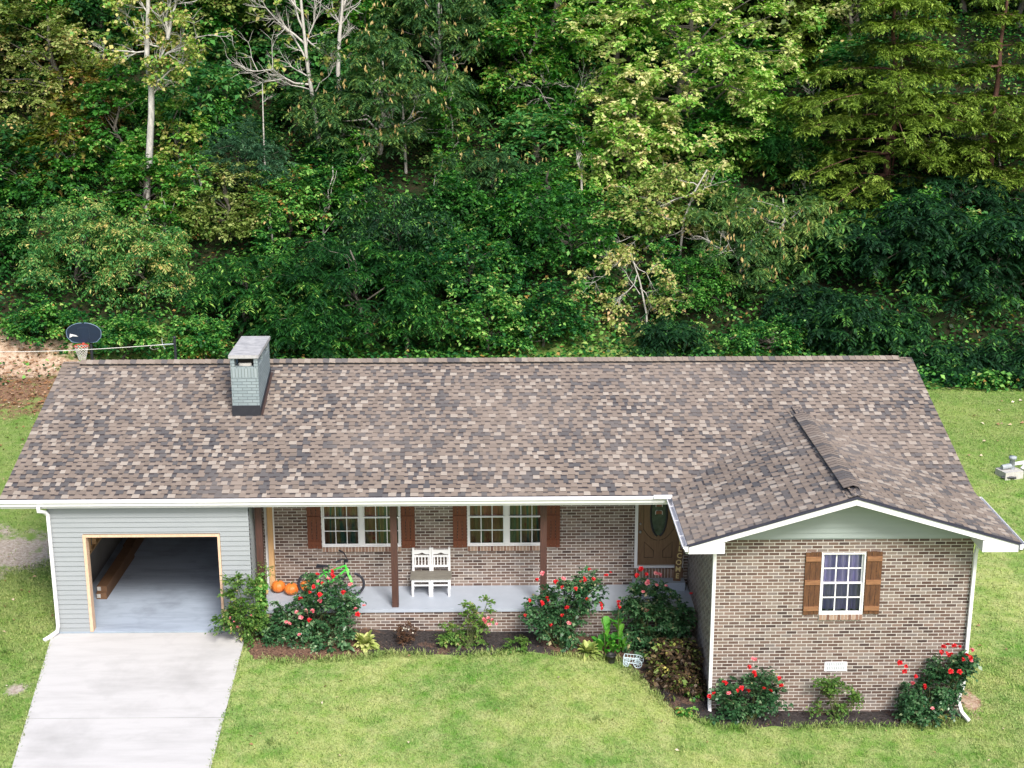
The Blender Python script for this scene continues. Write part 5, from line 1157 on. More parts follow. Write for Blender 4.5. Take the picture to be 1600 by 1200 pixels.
P_ = np.stack([rng.uniform(-4, 24, 60), rng.uniform(-9, -2, 60)], -1)
for q in P_:
    if not pip(q[None], bedpoly)[0] and not pip(q[None], drpoly)[0]: Qs.append(edge_tufts([(q[0]-.05, q[1]), (q[0]+.05, q[1])], 60, .06, .10))
gm = ground_mat(True)
tag(quads_object('lawn_grass', np.concatenate([q[0] for q in Qs]), np.concatenate([q[1] for q in Qs]), gm), 'short mown grass of the lawn around the house', 'grass', kind='stuff')
def litter(n, x0, x1, y0, y1, s_, tone=(.6, .25), keep=None):
    P = np.stack([rng.uniform(x0, x1, n), rng.uniform(y0, y1, n)], -1)
    if keep is not None: P = P[keep(P)]
    m = len(P); pos = np.stack([P[:, 0], P[:, 1], vg(P[:, 0], P[:, 1])+.05], -1); a = rng.uniform(0, 6.28, m); ax = np.stack([np.cos(a), np.sin(a), rng.normal(0, .2, m)], -1); nn = nz(np.stack([rng.normal(0, .4, m), rng.normal(0, .4, m), np.ones(m)], -1))
    return leaves(pos, ax, nn, s_*rng.uniform(.6, 1.3, m), s_*.7*rng.uniform(.6, 1.2, m), .25), np.clip(rng.normal(tone[0], tone[1], m), 0, 1)
out = lambda P: ~pip(P, bedpoly)
Qs = [litter(110, 18.6, 28, -2, 18, .13, (.85, .15), out), litter(30, 19, 27, 13, 18.5, .2, (.85, .15)), litter(60, 4.5, 19, -9, -2, .07, (.75, .2), out), litter(90, -4, 0, -8, 3, .08, (.7, .25), out),
      litter(2600, -14, 0, 14.5, 21, .13, (.5, .25), lambda P: pd(P[:, 0], P[:, 1], PATCH[0][0]) < 1.4), litter(200, -10, -1, 8, 16, .11, (.6, .3))]
tag(quads_object('fallen_leaves', np.concatenate([q[0] for q in Qs]), np.concatenate([q[1] for q in Qs]), LM['fallen']), 'scattered dry leaves on the grass and the bare earth', 'leaves', kind='stuff')
def mulch_chips(n):
    P = np.stack([rng.uniform(3.9, 18.2, n), rng.uniform(-5.2, -1.2, n)], -1); P = P[pip(P, bedpoly)]; P = P[~((P[:, 0] > 13.2) & (P[:, 1] > -3.7))]; P = P[~((P[:, 0] < 13.25) & (P[:, 1] > -1.18))]
    m = len(P); pos = np.stack([P[:, 0], P[:, 1], vg(P[:, 0], P[:, 1])+.055], -1); a = rng.uniform(0, 6.28, m); ax = np.stack([np.cos(a), np.sin(a), rng.normal(0, .3, m)], -1); nn = nz(np.stack([rng.normal(0, .5, m), rng.normal(0, .5, m), np.ones(m)], -1))
    br = (P[:, 0] < 6.4)
    return leaves(pos, ax, nn, np.where(br, .07, .045)*rng.uniform(.6, 1.5, m), .022*rng.uniform(.6, 1.3, m), .1), np.clip(np.where(br, rng.normal(.45, .22, m), rng.normal(.05, .18, m)), 0, 1)
Q, T = mulch_chips(12000); tag(quads_object('bark_chips', Q, T, leaf_mat('bark_chip', [(0, (.02, .016, .016)), (.3, (.07, .045, .035)), (.6, (.20, .11, .065)), (1, (.42, .28, .19))], 0)), 'loose bark chips and dry leaves on the beds', 'mulch', kind='stuff')
# ------------------------------------------------------------------ the wooded hillside; lower shrubs get darker leaf tones as painted-in shade
def shell(rng, n, c, r, low=.35, inner=.35):
    d = nz(rng.normal(0, 1, (n*2, 3))); d = d[d[:, 2] > -low-rng.random(len(d))*.3][:n]
    ph = rng.uniform(0, 6.28, 4); lump = 1+.30*np.sin(3.1*d[:, :1]+ph[0])*np.cos(3.7*d[:, 2:]+ph[1])+.16*np.sin(7*d[:, :1]+ph[2])*np.cos(6*d[:, 2:]+ph[3])
    rad = (inner+(1-inner)*rng.random((len(d), 1))**.55)*lump
    return c+d*rad*r, d
def trunk_paths(rng, base, top, r0, targets=None, bend=.03, nb=18, rb=.035):
    base, top = np.array(base, float), np.array(top, float); main = curve(base, top, 0, 7, rng, bend); n = len(main)
    P = [(main, [r0*(1-.8*i/(n-1))+.01 for i in range(n)])]
    if targets is not None and len(targets):
        H_ = top[2]-base[2]
        for k in rng.choice(len(targets), min(nb, len(targets)), replace=False):
            q = targets[k]; f = np.clip((q[2]-base[2])/H_*rng.uniform(.5, .85), .12, .95); i = int(f*(n-1)); s = main[i]+(main[min(i+1, n-1)]-main[i])*(f*(n-1)-i)
            cv = curve(s, q, .08*np.linalg.norm(q-s), 4, rng, .05); r1 = max(rb*.6, r0*(1-f)*.42+.012)
            P.append((cv, [r1, r1*.75, r1*.5, r1*.32, .008]))
    return P
def tree(label, px, py, rx, rz, Y, mat, seed, kind='broad', group=None, barkm='bark', L=.17, W=.12, n=80, ntw=7, nl=8, lt=.55, tone=(.45, .2), base=None, r0=.14, name='tree', cat='tree', nb=16, flat=.5, droop=.35, low=.35, top=None, pods=0, ry=None, inner=.35):
    rng = np.random.default_rng(seed); c = at(px, py, Y); s = mpp(Y); L *= .86; W *= .86; nl = nl+2; n = int(n*1.08)
    if Y >= 28 and kind == 'broad': rz *= 1.35; n = int(n*1.35); low = .9; py += rz*.12; c = at(px, py, Y)
    elif kind == 'broad' and Y < 28: rz *= 1.15; n = int(n*1.1)
    r = np.array([rx*s, (ry or rx*.75)*s if ry is None else ry, rz*s])
    bx, by = (c[0]+rng.uniform(-.3, .3), Y+rng.uniform(0, .6)) if base is None else base
    b = np.array([bx, by, gz(bx, by)-.15]); c = c.copy(); c[2] = max(c[2], b[2]+r[2]*.55)
    t = empty(name, tuple(b), label, cat, group)
    C, d = shell(rng, n, c, r, low); C = C[C[:, 2] > g(C[:, 0], C[:, 1])+.15]; d = nz(C-c)
    ct = rng.normal(0, .13, len(C))
    if kind == 'broad': Q, T = spray(rng, C, ntw, lt, nl, L, W, droop=droop, rise=.25, flat=flat, side=1.1, out=d*.6, tone=tone, jit=.035, ctone=ct)
    elif kind == 'mimosa': Q, T = spray(rng, C, 7, lt, 20, L, W, droop=.75, rise=.45, flat=.85, side=1.5, out=d*.15, even=True, tone=tone, jit=.004, ctone=ct)
    elif kind == 'needle': Q, T = spray(rng, C, ntw, lt, nl, L, W, droop=.2, rise=.0, flat=.8, side=.8, out=d*.8, tone=tone, jit=.02, ctone=ct)
    tp = top if top is not None else (c[0]+rng.uniform(-.3, .3), by, c[2]+r[2]*.7)
    wood(trunk_paths(rng, b, tp, r0, C, nb=nb), MT[barkm], t)
    quads_object('crown', Q, T, LM[mat], t)
    if pods:
        ki = rng.integers(0, len(C), pods); K = C[ki]+rng.normal(0, .25, (pods, 3))+d[ki]*.28+[0, 0, .14]; K = np.repeat(K, 3, 0)+rng.normal(0, .05, (pods*3, 3)); m_ = len(K)
        ax = nz(np.stack([rng.normal(0, .25, m_), rng.normal(0, .25, m_), -np.ones(m_)], -1)); nn = nz(rng.normal(0, 1, (m_, 3))-np.array([0, 1.5, 0]))
        tag(quads_object('seed_pods', leaves(K, ax, nn, np.full(m_, .18), np.full(m_, .06), .05), np.clip(rng.normal(.5, .25, m_), 0, 1), LM['pod'], t), kind='stuff')
    return t
def conifer(label, px, ptop, pbot, rx, Y, mat, seed, group=None, levels=13, L=.13, W=.035, r0=.16, barkm='redb', tone=(.5, .2), xoff=0, cover=1.):
    """layered flat boughs round a straight trunk"""
    rng = np.random.default_rng(seed); tp = at(px, ptop, Y); bt = at(px, pbot, Y); s = mpp(Y); R0 = rx*s; b = np.array([tp[0]+xoff, Y, gz(tp[0]+xoff, Y)-.2]); t = empty('conifer', tuple(b), label, 'conifer', group)
    P = [(curve(b, tp, 0, 6, rng, .01), [r0*(1-.8*i/6)+.01 for i in range(7)])]; C = []; D = []
    for k in range(levels):
        f = (k+rng.uniform(-.2, .2))/(levels-1); z = tp[2]+(bt[2]-tp[2])*f; rr_ = R0*(.25+.75*min(1, f*1.4+.15))*rng.uniform(.75, 1.1); n = int(8+4*rng.random())
        a0 = rng.uniform(0, 6.28)
        for i in range(n):
            if rng.random() > cover: continue
            a = a0+2*np.pi*i/n+rng.normal(0, .25); ln = rr_*rng.uniform(.55, 1.1); h = np.array([math.cos(a), math.sin(a), 0.]); st_ = np.array([tp[0], Y, z]); en = st_+h*ln+[0, 0, -.10*ln+rng.normal(0, .12)]
            P.append((curve(st_, en, .05*ln, 4), [.04, .03, .022, .014, .006])); m_ = max(4, int(ln/.17))
            for q in range(m_):
                u = .25+.75*(q+rng.random())/m_; sd_ = np.array([-h[1], h[0], 0])*rng.normal(0, .17*ln*(.4+.6*(1-abs(u-.6)))); C.append(st_+(en-st_)*u+sd_+[0, 0, .05*ln*math.sin(math.pi*u)+rng.normal(0, .03)]); D.append(h)
    C = np.array(C); D = np.array(D)
    Q, T = spray(rng, C, 6, .42, 16, L, W, droop=.3, rise=.02, flat=.85, side=.9, out=D*.9, tone=tone, jit=.015, ctone=rng.normal(0, .07, len(C)))
    wood(P, MT[barkm], t, n=5); quads_object('crown', Q, T, LM[mat], t); return t

def twigs(rng, start, d, ln, r, depth, out, spread=.55, up=.15):
    start = np.array(start, float); d = nz(np.array(d, float)); pts = [start]; cur = d
    for k in range(4):
        cur = nz(cur+rng.normal(0, .13, 3)+np.array([0, 0, up*.12])); pts.append(pts[-1]+cur*ln/4)
    out.append((pts, [r*(1-.16*i) for i in range(5)]))
    if depth > 0:
        for k in range(4 if depth > 1 else 5):
            i = int(rng.integers(1, 5)); nd = nz(cur+rng.normal(0, spread, 3)+np.array([0, 0, up])); twigs(rng, pts[i], nd, ln*rng.uniform(.45, .7), r*.5, depth-1, out, spread, up)
def bare_tree(label, trunk_px, Y, r0, branches, seed, barkm='bareb', depth=2, leafy=None, group=None, name='bare_tree'):
    """trunk given by photo points at depth Y (rooted in the slope); branches: (px0,py0,px1,py1,dy)"""
    rng = np.random.default_rng(seed); pts = [at(x, y, Y+.0) for x, y in trunk_px]; b = pts[-1].copy(); gzb = gz(b[0], Y)-.2
    if b[2] > gzb: pts.append(np.array([b[0], Y, gzb]))
    t = empty(name, tuple(pts[-1]), label, 'tree', group); n = len(pts); P = [(pts[::-1], [r0*(1-.6*i/(n-1)) for i in range(n)])]; ends = []
    for (x0, y0, x1, y1, dy, rb) in branches:
        a, e = at(x0, y0, Y), at(x1, y1, Y+dy); cv = curve(a, e, .04*np.linalg.norm(e-a), 5, rng, .03); P.append((cv, [rb*(1-.15*i) for i in range(6)])); L_ = np.linalg.norm(e-a)
        for k in range(int(5+L_*2)):
            i = int(rng.integers(1, 6)); tw = []; twigs(rng, cv[i], nz((e-a)+rng.normal(0, .6*L_, 3)+[0, 0, .15*L_]), L_*rng.uniform(.2, .42)+.15, rb*.4, depth-1, tw); P += tw; ends.append(tw[-1][0][-1])
    wood(P, MT[barkm], t, n=5)
    if leafy:
        E_ = np.array(ends); E_ = E_[rng.integers(0, len(E_), leafy[0])]+rng.normal(0, .12, (leafy[0], 3)); Q, T = spray(rng, E_, 4, .28, 5, leafy[3] if len(leafy) > 3 else .16, leafy[4] if len(leafy) > 4 else .12, droop=.5, flat=.3, tone=leafy[2], jit=.03); quads_object('crown', Q, T, LM[leafy[1]], t)
    return t
def copy_tree(t, loc, rz, sc, label=None, group=None):
    c = t.copy(); COL.objects.link(c); c.location = loc; c.rotation_euler = (0, 0, rz); c.scale = (sc, sc, sc)
    if label: c['label'] = label
    if group: c['group'] = group
    for ch in t.children:
        d = ch.copy(); COL.objects.link(d); d.parent = c; d.matrix_parent_inverse = ch.matrix_parent_inverse.copy()
    return c
# --- upper left: autumn oaks
tree('rust-brown autumn oak in the top left corner of the wood', 35, 60, 130, 130, 41, 'autumn', 101, n=150, L=.19, W=.13, tone=(.74, .2), r0=.2)
tree('olive and orange oak behind the pale-barked tree at upper left', 175, 55, 110, 100, 43, 'autumn', 102, n=120, L=.19, W=.13, tone=(.55, .22), r0=.18)
tree('mixed brown and green oak at the left edge, lower down the slope', 20, 215, 90, 90, 36, 'autumn', 103, n=100, L=.18, W=.13, tone=(.68, .22), r0=.16)
tree('rounded sage-green tree near the left edge, paler than its neighbours', 85, 235, 110, 85, 33, 'olive', 104, n=150, L=.16, W=.11, tone=(.58, .2), r0=.15)
tree('brown-tinged olive tree behind the sage-green one', 150, 300, 60, 70, 31, 'autumn', 105, n=70, L=.16, W=.12, tone=(.42, .2))
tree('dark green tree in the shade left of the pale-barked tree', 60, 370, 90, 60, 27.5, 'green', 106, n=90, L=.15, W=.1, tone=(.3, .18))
bare_tree('forked pale-barked tree with sparse bright leaves at upper left', [(232, -40), (231, 30), (229, 90), (236, 140), (236, 180), (233, 240), (229, 300), (227, 345)], 26.9, .19,
          [(237, 140, 262, 60, .2, .10), (262, 60, 282, -20, .3, .08), (262, 62, 262, -10, 0, .06), (250, 95, 325, 55, -.4, .05), (229, 80, 150, 85, -.3, .04), (230, 70, 190, 15, .3, .04), (236, 150, 290, 115, .5, .045), (231, 20, 200, -20, .2, .04), (240, 130, 300, 95, -.2, .04)], 110, 'paleb', 2, (250, 'maplegreen', (.76, .18), .125, .10), name='tree')
tree('bright green sapling growing round the forked pale trunk', 190, 190, 55, 100, 28.6, 'green', 111, n=70, L=.17, W=.13, tone=(.58, .15), r0=.07, ntw=6, lt=.5)
tree('small light-leaved sapling right of the forked pale trunk', 278, 205, 38, 50, 28.5, 'maplegreen', 112, n=24, L=.16, W=.13, tone=(.74, .14), r0=.05)
tree('green sapling with yellow leaf tips low beside the pale trunk', 225, 300, 60, 55, 26.6, 'maplegreen', 113, n=60, L=.15, W=.12, tone=(.52, .2), r0=.06)
tree('dark olive tree in the gap behind the bare trees', 350, 30, 85, 80, 44, 'olive', 114, n=90, L=.19, W=.13, tone=(.33, .18), r0=.18)
tree('dull green tree behind the bare white-branched tree', 430, 60, 80, 90, 43, 'dark', 115, n=110, L=.18, W=.12, tone=(.62, .2))
bare_tree('leafless tree with a fan of white branches, upper centre-left', [(466, -60), (470, 0), (476, 60), (480, 100), (488, 150), (496, 200), (503, 260), (512, 300)], 31.5, .12,
          [(478, 70, 400, 5, -.3, .05), (480, 62, 520, 90, .2, .04), (479, 95, 440, 30, .2, .05), (484, 132, 385, 110, -.5, .05), (476, 50, 450, -30, .3, .05), (482, 120, 440, 95, .3, .035), (478, 80, 500, -20, .1, .04), (485, 140, 412, 125, .2, .03), (488, 150, 520, 100, -.3, .03), (472, 20, 420, -30, -.2, .035)], 120, 'bareb', 2, (28, 'maplegreen', (.75, .18)))
bare_tree('twin pale trunk standing right of the white-branched tree', [(538, -40), (534, 20), (530, 60), (528, 110), (534, 200)], 33, .13, [(530, 60, 545, -30, .2, .09), (533, 40, 500, 5, -.3, .03), (530, 70, 555, 40, .2, .03)], 121, 'bareb', 2)
bare_tree('thin dead sapling with a grey stem below the white-branched tree', [(410, 130), (411, 180), (413, 245)], 30.5, .05, [(411, 140, 392, 150, 0, .015), (411, 160, 425, 150, .1, .012)], 122, 'bareb', 1)
bare_tree('slim leaning grey trunk amid the rust-brown oaks', [(158, 60), (165, 100), (172, 140), (176, 200)], 37, .11, [(165, 100, 190, 60, 0, .03)], 123, 'bark', 1)
tree('bushy blue-green cedar in the middle of the left slope', 372, 262, 80, 58, 27.6, 'cedar', 124, kind='needle', n=190, L=.15, W=.035, ntw=6, nl=12, lt=.36, tone=(.5, .25), name='conifer', cat='conifer', r0=.08)
tree('yellow-green tree draped with vines below the cedar', 350, 335, 78, 58, 26, 'olive', 125, n=120, L=.13, W=.09, tone=(.46, .2), r0=.09)
tree('lime-green young tree right of the vine-draped tree', 455, 320, 60, 50, 27, 'vine', 126, n=80, L=.15, W=.1, tone=(.62, .2), r0=.08)
# --- lower left
G = 'willowy shrubs behind the left end of the roof'
tree('drooping willowy shrub with yellow leaves above the basketball hoop', 120, 420, 100, 85, 23.3, 'willow', 130, n=170, ntw=7, nl=12, L=.13, W=.045, lt=.55, droop=.6, tone=(.52, .2), r0=.07, group=G, name='shrub', cat='shrub')
tree('golden-green willowy shrub between the hoop and the chimney', 222, 455, 82, 78, 22.8, 'willow', 131, n=150, ntw=7, nl=12, L=.13, W=.045, lt=.5, droop=.6, tone=(.60, .2), r0=.06, group=G, name='shrub', cat='shrub')
tree('low bright green shrub right beside the basketball hoop', 195, 522, 55, 25, 19.9, 'vine', 132, n=70, L=.12, W=.09, lt=.35, tone=(.58, .2), r0=.04, name='shrub', cat='shrub')
tree('low green shrub on the bank left of the basketball hoop', 62, 505, 48, 28, 20.6, 'vine', 133, n=60, L=.12, W=.08, lt=.35, tone=(.5, .2), r0=.04, name='shrub', cat='shrub')
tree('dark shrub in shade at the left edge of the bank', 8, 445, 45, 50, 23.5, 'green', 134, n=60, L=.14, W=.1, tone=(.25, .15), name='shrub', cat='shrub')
tree('ivy-green shrub between the clothesline post and the chimney', 310, 530, 50, 35, 19.6, 'vine', 135, n=80, L=.11, W=.09, lt=.35, tone=(.55, .2), r0=.04, name='shrub', cat='shrub')
G = 'feathery mimosa trees behind the roof ridge'  # mimosa tones lowered below, shade of the lower slope painted in
tree('feathery mimosa tree just left of and behind the chimney', 380, 455, 95, 60, 22, 'mimosalow', 136, kind='mimosa', n=95, L=.17, W=.045, lt=.62, tone=(.48, .25), r0=.08, group=G, nb=10)
tree('wide feathery mimosa tree above the ridge right of the chimney', 560, 440, 135, 68, 22.3, 'mimosalow', 137, kind='mimosa', n=150, L=.17, W=.045, lt=.62, tone=(.40, .24), r0=.09, group=G, nb=12)
tree('low dark mimosa touching the roof ridge beyond the chimney', 500, 515, 80, 42, 20.2, 'mimosalow', 138, kind='mimosa', n=80, L=.16, W=.042, lt=.6, tone=(.42, .25), r0=.06, group=G, nb=8)
tree('small mimosa with pale fronds low in the centre', 640, 500, 55, 45, 20.8, 'mimosalow', 139, kind='mimosa', n=55, L=.16, W=.042, lt=.58, tone=(.45, .26), r0=.06, group=G, nb=8)
tree('bush of arching narrow leaves in the centre of the slope', 620, 360, 95, 60, 25.5, 'sumac', 140, n=110, ntw=8, nl=14, L=.16, W=.04, lt=.7, droop=.7, tone=(.5, .25), r0=.06, name='shrub', cat='shrub')
# --- centre: mimosas with pods, maples
tree('tall blue-green mimosa hung with tan pods, upper centre', 600, 175, 135, 105, 31, 'mimosa', 150, kind='mimosa', n=260, L=.18, W=.05, lt=.62, tone=(.55, .22), r0=.13, pods=190, nb=22, barkm='bareb', low=.6)
tree('mimosa with brown pods at the top centre of the picture', 690, 50, 110, 75, 35, 'mimosa', 151, kind='mimosa', n=190, L=.19, W=.05, lt=.65, tone=(.6, .22), r0=.13, pods=110, nb=16, barkm='bareb')
tree('dark mimosa with small pods lower in the centre', 780, 280, 80, 45, 28.5, 'mimosa', 152, kind='mimosa', n=90, L=.17, W=.045, lt=.6, tone=(.45, .2), r0=.09, pods=36, nb=10)
tree('shaded green tree between the mimosas and the bright maple', 830, 240, 75, 90, 33, 'maplegreen', 153, n=120, L=.16, W=.12, tone=(.42, .22), r0=.12)
tree('dark maple standing behind the bright one, top centre', 870, 70, 105, 120, 37, 'maplegreen', 154, n=170, L=.18, W=.13, tone=(.55, .2), r0=.18)
tree('largest bright yellow-green maple, sunlit at the top of the picture', 1085, 95, 165, 155, 31, 'maple', 155, n=330, L=.18, W=.14, tone=(.70, .2), r0=.2, ntw=7, nl=8, lt=.6, flat=.55, nb=24, low=.5)
tree('yellow-green maple branch mass below and left of the largest maple', 985, 215, 95, 70, 29.5, 'maple', 156, n=130, L=.17, W=.13, tone=(.66, .22), r0=.12, flat=.55)
tree('smaller maple reaching right under the conifer boughs', 1185, 210, 70, 55, 30.5, 'maple', 157, n=90, L=.17, W=.13, tone=(.50, .2), r0=.1, flat=.55)
bare_tree('slender pair of grey trunks below the bright maple', [(958, 205), (956, 240), (953, 290), (950, 320)], 29.2, .085, [(954, 270, 940, 220, .1, .03)], 158, 'bark', 1, name='tree')
bare_tree('leaning dark grey trunk below the bright maple', [(978, 195), (984, 230), (992, 270), (996, 300)], 29.8, .13, [(984, 230, 1000, 200, .1, .03)], 159, 'bark', 1, name='tree')
bare_tree('short grey trunk showing through the central mimosa', [(628, 150), (632, 210), (634, 260), (637, 330)], 30.8, .09, [(632, 200, 655, 150, .2, .03), (632, 220, 610, 190, -.1, .03), (634, 240, 600, 160, -.2, .03)], 160, 'bareb', 2)
bare_tree('dead tangle of grey twigs left of the bright maple', [(905, 130), (890, 165), (872, 210), (868, 250)], 32.2, .05, [(900, 140, 850, 130, -.2, .03), (885, 175, 830, 135, -.4, .03), (880, 180, 930, 120, .2, .03)], 161, 'bareb', 2)
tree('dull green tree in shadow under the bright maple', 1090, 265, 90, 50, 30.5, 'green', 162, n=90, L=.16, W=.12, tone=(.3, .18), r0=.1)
tree('mid-green mimosa under the right side of the maple', 1235, 235, 60, 45, 29, 'mimosalow', 163, kind='mimosa', n=60, L=.17, W=.045, lt=.6, tone=(.5, .2), r0=.08, barkm='bark')
# --- right: conifers
conifer('large yellow-green conifer with layered boughs at upper right', 1410, -70, 345, 190, 28.8, 'hemlock', 170, levels=13, L=.14, W=.045, tone=(.50, .22), cover=.68)
conifer('conifer behind and left of the large layered one', 1255, -110, 190, 95, 38, 'hemlock', 171, levels=11, L=.15, W=.05, tone=(.40, .2), cover=.8)
conifer('conifer at the right edge with brighter bough tips', 1575, -60, 345, 110, 27.5, 'hemlock', 172, levels=11, L=.14, W=.045, tone=(.54, .22), cover=.62)
conifer('dark conifer far back in the top right corner', 1500, -150, 130, 120, 41, 'hemlock', 173, levels=11, L=.16, W=.05, tone=(.30, .18), cover=.8)
bare_tree('brown dead snag with grey twigs among the right-hand conifers', [(1405, 20), (1402, 80), (1400, 140), (1397, 230)], 29.5, .05, [(1402, 60, 1330, 50, -.2, .022), (1402, 100, 1450, 60, 0, .02), (1400, 150, 1330, 165, -.3, .02), (1400, 70, 1440, 120, -.3, .02)], 174, 'redb', 2)
bare_tree('grey leafless branch crossing behind the boughs at the right edge', [(1590, 140), (1575, 190), (1560, 240), (1575, 330)], 28.3, .05, [(1570, 200, 1490, 230, -.3, .022), (1572, 195, 1530, 150, 0, .02), (1562, 240, 1500, 260, -.2, .02)], 175, 'bareb', 2)
bare_tree('grey bare stem in the dark gap right of the maple', [(1283, 130), (1276, 160), (1272, 200), (1262, 260), (1255, 320)], 30, .05, [(1276, 165, 1262, 140, 0, .02), (1262, 250, 1240, 210, 0, .02), (1272, 190, 1290, 170, 0, .02)], 176, 'bareb', 2)
# --- right centre: tan tree and pod mimosas
bare_tree('half-bare tree with tan leaves and curling white twigs, centre right', [(1105, 265), (1085, 300), (1068, 345), (1062, 400), (1060, 470)], 25.3, .07,
          [(1085, 300, 1010, 330, -.5, .03), (1070, 340, 985, 370, -.6, .03), (1075, 320, 1110, 290, .2, .03), (1066, 360, 1000, 385, -.3, .025), (1090, 290, 1050, 280, .2, .025), (1066, 360, 1100, 375, .2, .02)], 180, 'bareb', 2, (190, 'tan', (.55, .22), .15, .11))
tree('vine-hung tree with tan and green leaves at centre right', 1010, 330, 75, 48, 25.8, 'tan', 181, n=90, L=.14, W=.1, tone=(.42, .22), r0=.07, barkm='bareb')
bare_tree('slim tree with scattered yellow leaves above the middle of the roof', [(985, 395), (1000, 440), (1010, 490), (1012, 540)], 22.3, .05, [(985, 400, 930, 440, -.2, .02), (995, 430, 960, 490, -.3, .02), (990, 410, 1030, 460, -.1, .02), (1000, 450, 1035, 500, -.2, .018), (1000, 460, 965, 410, .1, .018)], 182, 'bareb', 2, (120, 'tan', (.68, .16), .12, .08))
tree('pod-hung mimosa spreading widely below the large conifer', 1215, 345, 125, 45, 25, 'mimosa', 183, kind='mimosa', n=130, L=.17, W=.045, lt=.58, tone=(.72, .2), r0=.09, pods=75, nb=12, barkm='bareb', low=.8)
tree('lower pod-hung mimosa with a fringe of tan pods', 1165, 430, 92, 58, 23.6, 'mimosa', 184, kind='mimosa', n=120, L=.16, W=.042, lt=.55, tone=(.55, .2), r0=.08, pods=64, nb=12, barkm='bareb', low=.7)
bare_tree('small curled dead branch between the two pod-hung mimosas', [(1110, 385), (1130, 395), (1150, 400), (1165, 450), (1170, 500)], 23.4, .03, [(1130, 395, 1095, 370, -.2, .02), (1145, 398, 1185, 395, -.3, .02), (1150, 400, 1130, 370, -.2, .018)], 185, 'bareb', 2)
tree('dark tree-of-heaven with long drooping leaves, right of the pod mimosas', 1335, 440, 62, 68, 23.5, 'sumac', 186, kind='mimosa', n=26, L=.26, W=.075, lt=.95, tone=(.52, .2), r0=.06, nb=12)
G = GD = 'dark broad-fronded mimosas behind the right end of the roof'
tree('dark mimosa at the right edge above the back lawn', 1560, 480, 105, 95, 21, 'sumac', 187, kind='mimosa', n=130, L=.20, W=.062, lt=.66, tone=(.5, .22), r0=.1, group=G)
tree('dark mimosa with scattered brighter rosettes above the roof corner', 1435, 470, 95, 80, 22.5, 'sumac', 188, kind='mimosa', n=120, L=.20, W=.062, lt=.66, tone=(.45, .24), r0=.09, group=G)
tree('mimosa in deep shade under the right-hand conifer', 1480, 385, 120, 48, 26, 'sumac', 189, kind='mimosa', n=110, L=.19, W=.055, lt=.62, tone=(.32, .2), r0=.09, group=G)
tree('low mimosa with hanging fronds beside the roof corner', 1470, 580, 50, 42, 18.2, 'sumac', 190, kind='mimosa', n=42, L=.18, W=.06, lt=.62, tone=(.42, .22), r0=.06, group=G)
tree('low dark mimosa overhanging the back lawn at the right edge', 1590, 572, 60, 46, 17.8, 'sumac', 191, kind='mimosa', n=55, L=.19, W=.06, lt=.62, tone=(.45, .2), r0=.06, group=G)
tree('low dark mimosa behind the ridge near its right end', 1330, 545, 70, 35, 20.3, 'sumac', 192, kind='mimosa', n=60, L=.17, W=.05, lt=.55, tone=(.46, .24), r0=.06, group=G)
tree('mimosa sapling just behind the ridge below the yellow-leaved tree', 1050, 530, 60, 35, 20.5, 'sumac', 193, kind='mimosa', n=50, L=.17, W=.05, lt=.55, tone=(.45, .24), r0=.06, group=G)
tree('bright vine-covered shrub behind the middle of the ridge', 760, 500, 70, 50, 20.8, 'vine', 194, n=95, L=.12, W=.09, lt=.42, tone=(.58, .24), r0=.05, name='shrub', cat='shrub')
tree('vine tangle with red-tinged leaves right of the bright shrub', 860, 500, 62, 52, 21, 'vine', 195, n=75, L=.12, W=.08, lt=.42, tone=(.38, .26), r0=.05, name='shrub', cat='shrub')
tree('mid-green climbing shrub higher up behind the middle of the ridge', 740, 420, 80, 50, 23, 'vine', 196, n=85, L=.13, W=.09, lt=.46, tone=(.40, .26), r0=.05, name='shrub', cat='shrub')  # leaf tone lowered on these low shrubs to paint in shade
tree('leafy green shrub on the slope left of the tan-leaved tree', 880, 400, 80, 60, 24, 'green', 197, n=85, L=.14, W=.08, lt=.46, tone=(.30, .24), r0=.05, name='shrub', cat='shrub')
tree('dark green bush in the centre of the slope under the mimosa', 720, 345, 70, 50, 26.5, 'green', 198, n=100, L=.15, W=.09, tone=(.3, .2), name='shrub', cat='shrub')
tree('green shrub under the shaded trees, centre of the slope', 850, 325, 75, 45, 27, 'green', 199, n=100, L=.14, W=.08, tone=(.40, .2), name='shrub', cat='shrub')
tree('shrub with small pale leaves behind the roof, left of the pod mimosa', 1085, 470, 45, 50, 22.5, 'green', 200, n=70, L=.11, W=.06, tone=(.5, .2), name='shrub', cat='shrub')
tree('yellowish low shrub behind the ridge below the pod mimosas', 1200, 530, 75, 30, 20.6, 'vine', 201, n=90, L=.1, W=.07, lt=.35, tone=(.5, .24), name='shrub', cat='shrub')
tree('low weedy shrub at the back edge of the right-hand lawn', 1528, 606, 42, 18, 17.2, 'vine', 202, n=60, L=.11, W=.06, lt=.3, tone=(.6, .2), r0=.02, name='shrub', cat='shrub')
tree('dark mimosa mass behind the ridge left of the roof corner', 1395, 530, 70, 42, 20, 'sumac', 210, kind='mimosa', n=75, L=.19, W=.06, lt=.62, tone=(.44, .24), r0=.06, group=G)
tree('dark mimosa below the tree-of-heaven behind the ridge', 1270, 490, 65, 50, 21.5, 'sumac', 211, kind='mimosa', n=75, L=.18, W=.055, lt=.6, tone=(.40, .24), r0=.06, group=G)
tree('young dark mimosa between the pod mimosa and the roof corner', 1330, 500, 45, 40, 19.6, 'sumac', 212, kind='mimosa', n=40, L=.18, W=.055, lt=.6, tone=(.52, .24), r0=.05, group=G)
